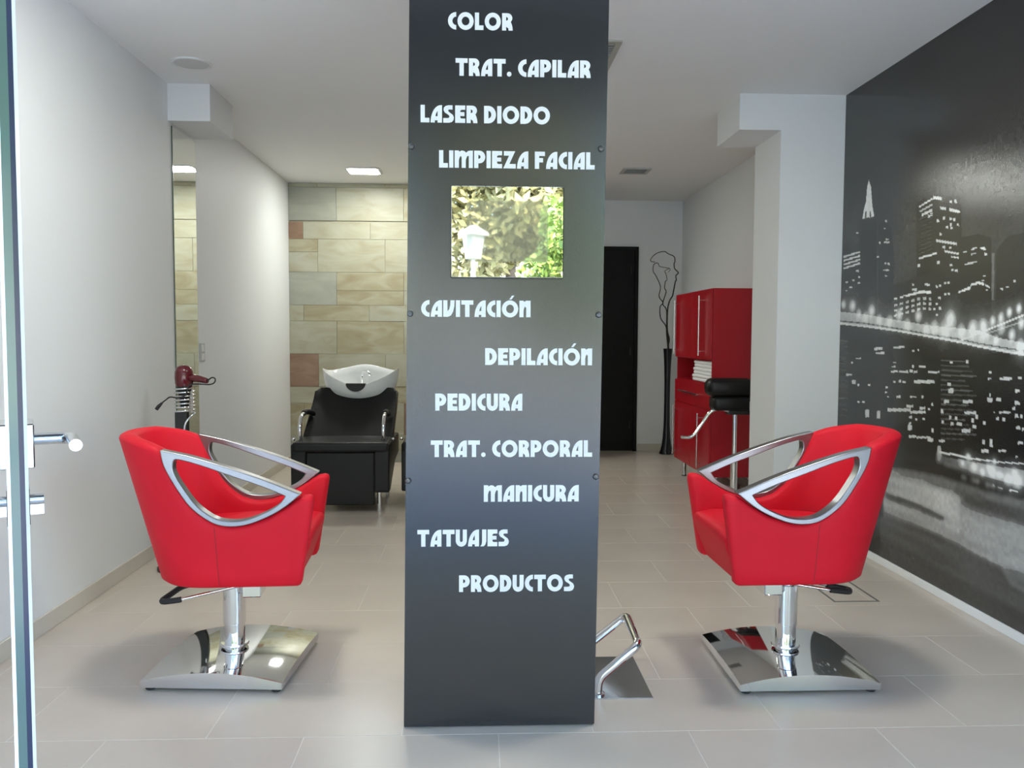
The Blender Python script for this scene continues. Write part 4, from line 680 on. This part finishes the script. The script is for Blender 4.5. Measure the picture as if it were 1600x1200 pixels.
# ---- wash units
def make_wash(label):
    t = thing('wash_unit', label, 'wash unit', group='black wash units at the stone wall')
    # origin: floor, middle of the front; local y runs to the wall
    side = [(0.0, 0.145), (0.0, 0.485), (0.75, 0.485), (0.75, 0.33), (0.45, 0.30), (0.10, 0.145)]
    for s in (-1, 1):
        x0, x1 = (-0.340, -0.235) if s < 0 else (0.235, 0.340)
        o = MB().prism(side, x0, x1, 'x').build('side_panel', 'blackleather', t)
        b = o.modifiers.new('bevel', 'BEVEL'); b.width = 0.012; b.segments = 3
    MB().box(-0.236, 0.236, 0.015, 0.06, 0.055, 0.425, bev=0.008).build('front_panel', 'blackleather', t)
    MB().box(-0.335, 0.335, -0.008, 0.55, 0.425, 0.497, bev=0.022, seg=3).build('seat', 'blackleather', t)
    # reclined back with raised wings
    nx, nz = 16, 12; v = []; f = []
    def bp(i, j, back):
        x = -0.328+0.656*i/nx; k = j/nz; e = abs(x)/0.328
        y = 0.37+0.40*k - (0.055*e**4) + (0.12 if back else 0.0)
        z = 0.47+0.345*k + (0.045*max(0, e-0.45)/0.55 if k > 0.8 else 0)*(k-0.8)/0.2 - (0.05*e**10 if k > .95 else 0)
        return (0.02*k+x*(1.0-0.04*k), y, z - (0.03 if back else 0))
    for b in (0, 1):
        for j in range(nz+1):
            for i in range(nx+1): v.append(bp(i, j, b))
    q = (nx+1)*(nz+1)
    for j in range(nz):
        for i in range(nx):
            a = j*(nx+1)+i; f.append((a, a+1, a+nx+2, a+nx+1)); f.append((q+a, q+a+nx+1, q+a+nx+2, q+a+1))
    ed = [i for i in range(nx+1)] + [j*(nx+1)+nx for j in range(1, nz+1)] + [nz*(nx+1)+i for i in range(nx-1, -1, -1)] + [j*(nx+1) for j in range(nz-1, 0, -1)]
    for k in range(len(ed)): a, b = ed[k], ed[(k+1) % len(ed)]; f.append((a, b, q+b, q+a))
    o = MB().add(v, f).build('backrest', 'blackleather', t, smooth=60)
    b = o.modifiers.new('bevel', 'BEVEL'); b.width = 0.02; b.segments = 3; b.limit_method = 'ANGLE'; b.angle_limit = R(50)
    for s in (-1, 1):
        pth = smooth_path([(s*0.288, 0.10, 0.490), (s*0.292, 0.085, 0.58), (s*0.292, 0.13, 0.655), (s*0.290, 0.24, 0.685), (s*0.285, 0.40, 0.675), (s*0.28, 0.52, 0.65)], 6)
        ar = MB().tube(pth, 0.0135, 12).build('armrest', 'chrome', t, smooth=50)
        MB().tube(pth[17:], 0.020, 12).build('arm_pad', 'blackleather', ar, smooth=50)
        MB().lathe([(0.016, 0), (0.016, 0.008), (0.013, 0.15)], 16).build('leg', 'chrome', t, smooth=40, loc=(s*0.266, 0.05, 0.0))
        MB().lathe([(0.016, 0), (0.016, 0.008), (0.013, 0.31)], 16).build('leg', 'chrome', t, smooth=40, loc=(s*0.266, 0.60, 0.0))
        MB().lathe([(0.0, -0.012), (0.011, -0.008), (0.013, 0), (0.011, 0.008), (0.0, 0.012)], 12, cap=False).build('bolt', 'chrome', t, smooth=60, loc=(s*0.352, 0.16, 0.50))
    MB().box(-0.17, 0.17, 0.83, 1.15, 0.0, 0.76, bev=0.02).build('pedestal', 'blackplastic', t)
    # basin with wavy rim
    n = 56; cy = 0.90
    def rim(a):
        d = math.degrees(a) % 360
        K = [(0, .985), (22, .955), (50, .965), (90, 1.012), (130, .965), (158, .955), (180, .985), (195, .985), (225, .925), (247, .885), (270, .835), (293, .885), (315, .925), (345, .985), (360, .985)]
        return np.interp(d, [k for k, _ in K], [z for _, z in K])
    prof_o = [(1.0, 1.0), (0.985, 0.8), (0.95, 0.55), (0.88, 0.28), (0.72, 0.07), (0.45, 0.0)]
    prof_i = [(0.965, 0.99), (0.90, 0.78), (0.80, 0.50), (0.62, 0.28), (0.35, 0.20), (0.08, 0.18)]
    zs = []
    raw = [rim(2*PI*k/n) for k in range(n)]
    sm = [sum(raw[(k+d) % n] for d in (-2, -1, 0, 1, 2))/5 for k in range(n)]
    v = []; f = []
    for pf in (prof_o[::-1], prof_i):
        for r, h in pf:
            for k in range(n):
                a = 2*PI*k/n; tilt = 0.03*math.sin(a)
                v.append((0.028+0.302*r*math.cos(a), cy+0.255*r*math.sin(a), 0.735+tilt*(1-h)*0+(sm[k]-0.735)*h))
    L2 = len(prof_o)+len(prof_i)
    for i in range(L2-1):
        for k in range(n): f.append((i*n+k, i*n+(k+1) % n, (i+1)*n+(k+1) % n, (i+1)*n+k))
    f.append(tuple(range(n-1, -1, -1))); f.append(tuple((L2-1)*n+k for k in range(n)))
    bs = MB().add(v, f).build('basin', 'porcelain', t, smooth=60)
    pad = [(0.0, 0.83)]
    half = [(-0.075, 0.872)] + [(0.02+0.075*math.cos(R(180+180*k/12)), 0.872-0.062*math.sin(R(180*k/12))) for k in range(13)] + [(0.075, 0.872)]
    MB().prism(half[1:-1], cy-0.262, cy-0.215, 'y').build('neck_rest', 'rubber', bs)
    MB().tube(smooth_path([(0.03, cy+0.06, 0.84), (0.03, cy+0.06, 0.915), (0.045, cy+0.02, 0.945), (0.085, cy-0.02, 0.945), (0.105, cy-0.03, 0.92)], 5), 0.0125, 12).build('tap', 'chrome', bs, smooth=50)
    return t
w1 = make_wash('black shampoo chair with white basin, fully visible against the stone wall')
w1.location = (-0.935, 5.850, 0)
w2 = copy_tree(w1); w2['label'] = 'second black shampoo chair, mostly hidden behind the charcoal panel'
w2.location = (-0.175, 5.900, 0)

# ---- red cabinet
t = thing('red_cabinet', 'tall red cabinet with bar handles behind the white pillar', 'cabinet', (2.010, 6.910, 0))
x0, x1, y0, y1 = -0.195, 0.222, -0.556, 0.556      # front edge of the carcass, wall side, near end, far end
MB().box(x0, x1, y0, y0+0.018, 0.16, 1.614, bev=0.001, seg=1).box(x0, x1, y1-0.018, y1, 0.16, 1.614, bev=0.001, seg=1)\
    .box(x0, x1, y0+0.018, y1-0.018, 1.596, 1.614).box(x0, x1, y0+0.018, y1-0.018, 0.16, 0.178).box(x1-0.008, x1, y0+0.018, y1-0.018, 0.178, 1.596)\
    .box(x0, x1-0.008, y0+0.018, y1-0.018, 1.056, 1.074).box(x0, x1-0.008, y0+0.018, y1-0.018, 0.862, 0.880).box(x0, x1-0.008, y0+0.018, y1-0.018, 0.672, 0.690)\
    .build('carcass', 'redlaq', t)
def bar(y, za, zb):
    return MB().tube([(x0-0.050, y, za), (x0-0.050, y, zb)], 0.006, 10).tube([(x0-0.050, y, za+0.035), (x0-0.018, y, za+0.035)], 0.004, 8).tube([(x0-0.050, y, zb-0.035), (x0-0.018, y, zb-0.035)], 0.004, 8)
for ya, yb, hy in ((y0, -0.0015, -0.332), (0.0015, y1, 0.480)):
    d = MB().box(x0-0.018, x0-0.001, ya+0.0015, yb-0.0015, 1.068, 1.612, bev=0.0015, seg=1).build('door', 'redlaq', t)
    bar(hy, 1.094, 1.566).build('handle', 'steel', d, smooth=50)
    d = MB().box(x0-0.018, x0-0.001, ya+0.0015, yb-0.0015, 0.162, 0.676, bev=0.0015, seg=1).build('door', 'redlaq', t)
    bar(hy, 0.20, 0.636).build('handle', 'steel', d, smooth=50)
d = MB().box(x0-0.018, x0-0.001, y0+0.0015, y1-0.0015, 0.680, 0.868, bev=0.0015, seg=1).build('drawer', 'redlaq', t)
MB().tube([(x0-0.050, -0.31, 0.782), (x0-0.050, 0.31, 0.782)], 0.006, 10).tube([(x0-0.050, -0.26, 0.782), (x0-0.018, -0.26, 0.782)], 0.004, 8).tube([(x0-0.050, 0.26, 0.782), (x0-0.018, 0.26, 0.782)], 0.004, 8).build('handle', 'steel', d, smooth=50)
for yy in (y0+0.07, y1-0.07):
    for xx in (x0+0.06, x1-0.06):
        lg = MB().lathe([(0.019, 0.010), (0.019, 0.16)], 16).build('leg', 'steel', t, smooth=40, loc=(xx, yy, 0))
        MB().lathe([(0.021, 0), (0.021, 0.010)], 16).build('leg_cap', 'rubber', lg, smooth=40)
# ---- folded towels in its open shelf
for i, (yc, z, hy, hx) in enumerate([(-0.232, 0.8805, 0.298, 0.155), (-0.238, 0.9375, 0.290, 0.150), (-0.225, 0.9945, 0.275, 0.145)]):
    tw = MB().box(-hx, hx, -hy, hy, 0.0, 0.0275, bev=0.011, seg=3).box(-hx-0.004, hx, -hy, hy, 0.028, 0.0560, bev=0.012, seg=3)
    o = tw.build('folded_towel', 'towel', None, smooth=60, loc=(2.010-0.195+0.165, 6.910+yc, z))
    tag(o, ['folded white towel at the bottom of the cabinet shelf stack', 'folded white towel in the middle of the cabinet shelf stack', 'folded white towel on top of the cabinet shelf stack'][i], 'towel', 'towels in the red cabinet')

# ---- tall vase and twigs
t = thing('floor_vase', 'tall slim black floor vase in the far corner beside the cabinet', 'vase', (2.036, 8.80, 0))
MB().lathe([(0.076, 0), (0.076, 0.012), (0.068, 0.03), (0.052, 0.09), (0.041, 0.17), (0.033, 0.30), (0.030, 0.55), (0.031, 0.75), (0.035, 0.92), (0.042, 1.05), (0.048, 1.118), (0.043, 1.118), (0.036, 1.05), (0.028, 0.90), (0.02, 0.75)], 28).build('body', 'vase', t, smooth=50)
tw = thing('twig_bunch', 'bare dark curly twigs standing in the black floor vase', 'twigs', (2.036, 8.80, 0.95))
rg = random.Random(3)
for k, br in enumerate([
 [(2.036,0.95),(2.036,1.121),(2.045,1.217),(2.028,1.318),(2.025,1.52),(2.049,1.621),(2.079,1.671),(2.083,1.742),(2.097,1.822),(2.122,1.837),(2.106,1.882),(2.131,1.913),(2.105,1.963),(2.089,2.013),(2.104,2.033),(2.088,2.083),(2.031,2.112),(1.98,2.132),(1.92,2.123),(1.869,2.086),(1.84,2.036),(1.891,2.026)],
 [(2.040,0.95),(2.047,1.121),(2.023,1.318),(1.997,1.368),(1.96,1.439),(1.948,1.55),(1.973,1.6),(1.926,1.665),(1.955,1.771),(1.898,1.881),(1.872,1.931),(1.881,2.001),(1.921,2.016),(1.947,1.981),(2.044,1.957),(2.034,1.922)],
 [(2.032,0.95),(2.036,1.121),(2.018,1.30),(2.025,1.52),(1.983,1.59),(2.002,1.711),(1.986,1.751),(1.995,1.821),(2.025,1.842),(2.004,1.902),(1.994,1.932),(2.034,1.957)]]):
    n = len(br); pts = [(x-2.036, (0 if i < 2 else rg.uniform(-0.04, 0.04)), z-0.95) for i, (x, z) in enumerate(br)]
    pp = smooth_path(pts, 4); m_ = len(pp)
    MB().tube(pp, [(0.0085 if k == 0 else 0.0068)*(1-0.62*i/m_) for i in range(m_)], 7).build('twig', 'twig', tw, smooth=70)

# ---- black treatment arm rest on its stand
t = thing('arm_rest_stand', 'black padded arm rest on a chrome telescopic stand in front of the cabinet', 'stand', (1.862, 5.92, 0))
MB().lathe([(0.17, 0), (0.17, 0.012), (0.15, 0.022), (0.035, 0.045)], 32).build('base', 'chrome', t, smooth=40)
MB().lathe([(0.025, 0.04), (0.025, 0.372), (0.021, 0.376)], 20).build('lower_pole', 'chrome', t, smooth=40)
MB().lathe([(0.0155, 0.37), (0.0155, 0.70)], 20).build('upper_pole', 'chrome', t, smooth=40)
MB().box(-0.215, 0.125, -0.085, 0.085, 0.815, 0.950, bev=0.055, seg=5).build('upper_pad', 'blackleather', t, smooth=60)
MB().box(-0.175, 0.115, -0.075, 0.075, 0.718, 0.822, bev=0.035, seg=4).build('lower_pad', 'blackleather', t, smooth=60)
MB().box(-0.06, 0.10, -0.045, 0.045, 0.690, 0.722, bev=0.006).build('clamp', 'blackplastic', t)
MB().box(0.072, 0.104, -0.10, -0.076, 0.722, 0.790, bev=0.003, seg=1).build('bracket', 'steel', t)
MB().tube(fillet([(-0.02, -0.03, 0.705), (-0.12, -0.03, 0.735), (-0.185, -0.03, 0.715), (-0.300, -0.03, 0.545), (-0.335, -0.03, 0.525), (-0.395, -0.03, 0.530)], 0.03), 0.0115, 12).build('lever', 'chrome', t, smooth=50)

# ---- tall mirror, socket
t = thing('wall_mirror', 'tall narrow frameless mirror on the left wall below the beam', 'mirror', (XL+0.0005, 5.313, 0.32))
MB().box(0.0, 0.006, -0.203, 0.203, 0.0, 2.148, bev=0.0008, seg=1).build('glass', 'mirror', t)
MB().box(-0.0003, 0.0068, -0.2045, -0.2008, 0.0, 2.148).build('edge', 'mirror_edge', t)
t = thing('wall_socket', 'small grey socket plate on the left wall beside the tall mirror', 'socket', (XL, 5.595, 1.125))
MB().box(0.0, 0.010, -0.043, 0.043, -0.060, 0.060, bev=0.002, seg=1).build('plate', 'greyplastic', t)
for z in (-0.028, 0.028):
    MB().box(0.008, 0.0125, -0.026, 0.026, z-0.022, z+0.022, bev=0.002, seg=1).build('outlet', 'whiteplastic', t)

# ---- hair dryer in its coil holder
HX, HY = -1.532, 4.50
t = thing('dryer_stand', 'dark post with a chrome coil holder behind the left red chair', 'stand', (HX, HY, 0))
MB().lathe([(0.15, 0), (0.15, 0.012), (0.135, 0.022), (0.03, 0.035)], 28).build('base', 'blackplastic', t, smooth=40)
MB().box(-0.046, 0.018, -0.02, 0.02, 0.03, 0.835, bev=0.004).build('post', 'blackplastic', t)
cl = [(0.050*math.cos(a), 0.050*math.sin(a), 0.826+0.0195*a/(2*PI)) for a in [k*2*PI/16 for k in range(16*7)]]
MB().tube(cl, 0.0046, 8).build('coil', 'chrome', t, smooth=60)
MB().tube(fillet([(0.050, 0, 0.826), (0.030, -0.02, 0.805), (0.012, -0.03, 0.775), (0.005, -0.026, 0.74), (0.005, -0.018, 0.70)], 0.02), 0.0055, 8).build('bracket', 'chrome', t, smooth=60)
t = thing('hair_dryer', 'dark red hair dryer resting nose down in the coil holder', 'hair dryer', (HX, HY, 0.900))
MB().lathe([(0.040, 0.068), (0.0455, 0.085), (0.0475, 0.115), (0.046, 0.145), (0.038, 0.168), (0.024, 0.178), (0.0, 0.181)], 24, cap=False).build('barrel', 'dryer', t, smooth=60)
MB().lathe([(0.0, -0.045), (0.022, -0.045), (0.026, 0.0), (0.030, 0.022), (0.039, 0.060), (0.0405, 0.070)], 20, cap=False).build('nozzle', 'blackplastic', t, smooth=60)
MB().tube(smooth_path([(0.030, -0.01, 0.112), (0.065, -0.03, 0.113), (0.100, -0.045, 0.108), (0.140, -0.06, 0.100)], 4), [0.019, 0.0195, 0.020, 0.020, 0.020, 0.020, 0.0195, 0.019, 0.018, 0.017, 0.016, 0.015, 0.013], 14).build('handle', 'dryer', t, smooth=60)
MB().tube(smooth_path([(0.138, -0.06, 0.100), (0.165, -0.066, 0.118), (0.183, -0.07, 0.112), (0.178, -0.07, 0.092), (0.150, -0.065, 0.082), (0.090, -0.06, 0.084), (0.045, -0.055, 0.076), (0.03, -0.06, 0.03), (-0.01, -0.063, 0.012), (-0.055, -0.05, 0.015), (-0.08, -0.045, 0.0), (-0.105, -0.045, -0.02)], 5), 0.0038, 8).build('cord', 'blackplastic', t, smooth=60)
MB().tube([(-0.100, -0.045, -0.016), (-0.118, -0.045, -0.034), (-0.130, -0.045, -0.05)], [0.006, 0.010, 0.010], 10).build('plug', 'blackplastic', t, smooth=40)

# ---- ceiling things
t = thing('ceiling_speaker', 'round white ceiling speaker in front of the left beam', 'speaker', (-1.525, 4.685, H))
MB().lathe([(0.105, 0), (0.105, -0.006), (0.096, -0.009), (0.090, -0.006)], 36, cap=False).build('rim', 'whiteplastic', t, smooth=40)
MB().lathe([(0.091, -0.0055), (0.05, -0.0075), (0.0, -0.008)], 32, cap=False).build('grille', 'speaker_cloth', t, smooth=40)
def vent(name, label, cat, x0, x1, y0, y1, n, mt):
    cx, cy = (x0+x1)/2, (y0+y1)/2; hx, hy = (x1-x0)/2, (y1-y0)/2
    t = thing(name, label, cat, (cx, cy, H))
    MB().box(-hx, hx, -hy, -hy+0.03, -0.010, 0).box(-hx, hx, hy-0.03, hy, -0.010, 0).box(-hx, -hx+0.03, -hy+0.03, hy-0.03, -0.010, 0).box(hx-0.03, hx, -hy+0.03, hy-0.03, -0.010, 0).build('frame', mt, t)
    MB().box(-hx+0.03, hx-0.03, -hy+0.03, hy-0.03, -0.0015, 0).build('backing', 'greyplastic', t)
    for k in range(n):
        y = -hy+0.03+(2*hy-0.06)*(k+0.5)/n
        o = MB().box(-hx+0.028, hx-0.028, -0.009, 0.009, -0.001, 0.001).build('slat', mt, t, loc=(0, y, -0.006)); o.rotation_euler = (R(25), 0, 0)
    return t
vent('ceiling_vent', 'small square grey ceiling vent above the far black door', 'vent', 1.285, 1.530, 7.30, 7.55, 7, 'greyplastic')
vent('ceiling_grille', 'beige ceiling air grille partly hidden by the top of the charcoal panel', 'vent', 0.13, 0.725, 4.20, 4.78, 14, 'grille')
def downlight(label, x, y, power, hs=0.135):
    t = thing('ceiling_lamp', label, 'lamp', (x, y, H), group='lit square ceiling lamps')
    o = [(hs*1.13*a, hs*1.13*b) for a, b in ((-1,-.8),(-.8,-1),(.8,-1),(1,-.8),(1,.8),(.8,1),(-.8,1),(-1,.8))]
    i = [(a/1.13, b/1.13) for a, b in o]
    mb = MB(); n = 8; v = [(a, b, -0.008) for a, b in o]+[(a, b, -0.012) for a, b in i]+[(a, b, 0) for a, b in o]+[(a, b, 0) for a, b in i]; f = []
    for k in range(n):
        j = (k+1) % n; f += [(k, j, n+j, n+k), (k, 2*n+k, 2*n+j, j), (n+k, n+j, 3*n+j, 3*n+k)]
    mb.add(v, f).build('rim', 'whiteplastic', t)
    MB().prism(i, -0.010, -0.002, 'z').build('diffuser', 'lamp_on', t)
    ld = bpy.data.lights.new('lamp_light', 'AREA'); ld.shape = 'SQUARE'; ld.size = hs*1.8; ld.energy = power; ld.color = (0.97, 1.0, 0.93)
    lo = bpy.data.objects.new('lamp_light', ld); C.objects.link(lo); lo.parent = t; lo.location = (0, 0, -0.014)
    return t
LAMP_REAR, LAMP_CHAIR = 10.0, 12.5
downlight('lit square ceiling lamp in front of the stone wall', -0.985, 7.58, LAMP_REAR)
downlight('lit square ceiling lamp hidden behind the charcoal panel', -0.160, 7.58, LAMP_REAR)
downlight('lit square ceiling lamp above the left red chair', -0.85, 2.95, LAMP_CHAIR)
downlight('lit square ceiling lamp above the right red chair', 1.10, 2.95, LAMP_CHAIR)

# ---- floor hatch behind the right chair
t = thing('floor_hatch', 'flush floor hatch with dark metal frame behind the right red chair', 'hatch', (1.80, 4.05, 0))
MB().box(-0.11, 0.11, -0.235, -0.225, 0.0, 0.0012).box(-0.11, 0.11, 0.225, 0.235, 0.0, 0.0012).box(-0.11, -0.10, -0.225, 0.225, 0.0, 0.0012).box(0.10, 0.11, -0.225, 0.225, 0.0, 0.0012).build('frame', 'hatch', t)

# ================================================================== outside, seen in the mirror
def crown(n, rx, ry, rz, leaf, seed, mt, name, parent, loc):
    r = np.random.RandomState(seed); d = r.normal(size=(n, 3)); d /= np.linalg.norm(d, axis=1)[:, None]
    p = d*(0.45+0.55*r.rand(n, 1)**0.5)*(0.78+0.30*np.sin(d[:, :1]*5+1)*np.cos(d[:, 2:]*4))
    p *= np.array([rx, ry, rz]); u = r.normal(size=(n, 3)); u /= np.linalg.norm(u, axis=1)[:, None]
    q = np.cross(u, r.normal(size=(n, 3))); q /= np.linalg.norm(q, axis=1)[:, None]
    s = leaf*(0.6+0.8*r.rand(n, 1)); V = np.stack([p-u*s, p+q*s*0.5, p+u*s, p-q*s*0.5], 1).reshape(-1, 3)
    me = bpy.data.meshes.new(name); me.from_pydata(V.tolist(), [], [(4*i, 4*i+1, 4*i+2, 4*i+3) for i in range(n)])
    me.materials.append(MT[mt]); o = bpy.data.objects.new(name, me); C.objects.link(o); o.parent = parent; o.location = loc
    return o
def tree(label, x, y, h, seed, mt, rx, rz, n, leaf=0.09):
    t = thing('garden_tree', label, 'tree', (x, y, -0.02))
    MB().tube([(0, 0, 0), (0.05, 0.02, h*0.35), (-0.03, 0.0, h*0.7), (0.02, 0.03, h)], [0.14, 0.11, 0.08, 0.04], 10).build('trunk', 'bark', t, smooth=60)
    crown(n, rx, rx*0.9, rz, leaf, seed, mt, 'foliage', t, (0, 0, h))
    return t
tree('bright green leafy tree outside, right in the small screen mirror', 1.28, -4.6, 1.95, 1, 'leaf_green', 0.80, 1.0, 6000, 0.05)
tree('olive and straw coloured tree outside, in the top of the small screen mirror', 0.55, -7.2, 3.2, 2, 'leaf_olive', 1.6, 1.5, 8000, 0.085)
tree('slim dark evergreen outside, along the left edge of the small screen mirror', -0.66, -5.6, 2.9, 21, 'leaf_dark', 0.34, 1.2, 2500, 0.06)
tree('green tree outside on the far left of the street', -3.2, -6.0, 3.0, 3, 'leaf_green', 1.7, 1.6, 5000, 0.11)
tree('green tree outside on the far right of the street', 5.0, -6.5, 3.2, 4, 'leaf_green', 1.9, 1.7, 5000, 0.11)
for x, y, h, sd_ in ((-6.6, -13.6, 6.4, 11), (-2.2, -13.6, 6.6, 12), (2.2, -13.6, 6.4, 13), (6.6, -13.6, 6.6, 14)):  # unseen trees, added to cover the low sky in the panel's reflection
    tree({11: 'unseen dark tree added behind the garden wall to darken the panel reflection, far left', 12: 'unseen dark tree added behind the garden wall to darken the panel reflection, left of middle', 13: 'unseen dark tree added behind the garden wall to darken the panel reflection, right of middle', 14: 'unseen dark tree added behind the garden wall to darken the panel reflection, far right'}[sd_], x, y, h, sd_, 'leaf_dark', 2.05, 3.4, 5000, 0.26)
t = thing('street_lantern', 'white glass street lantern on a slim post outside, left in the screen mirror', 'lantern', (-0.02, -4.6, -0.02))
MB().lathe([(0.07, 0), (0.06, 0.05), (0.03, 0.12), (0.025, 2.15)], 14).build('post', 'whiteplastic', t, smooth=40)
MB().lathe([(0.09, 2.15), (0.13, 2.42)], 4).build('glass', 'lantern', t)
MB().lathe([(0.18, 2.42), (0.17, 2.45), (0.03, 2.53)], 4).build('cap', 'whiteplastic', t)
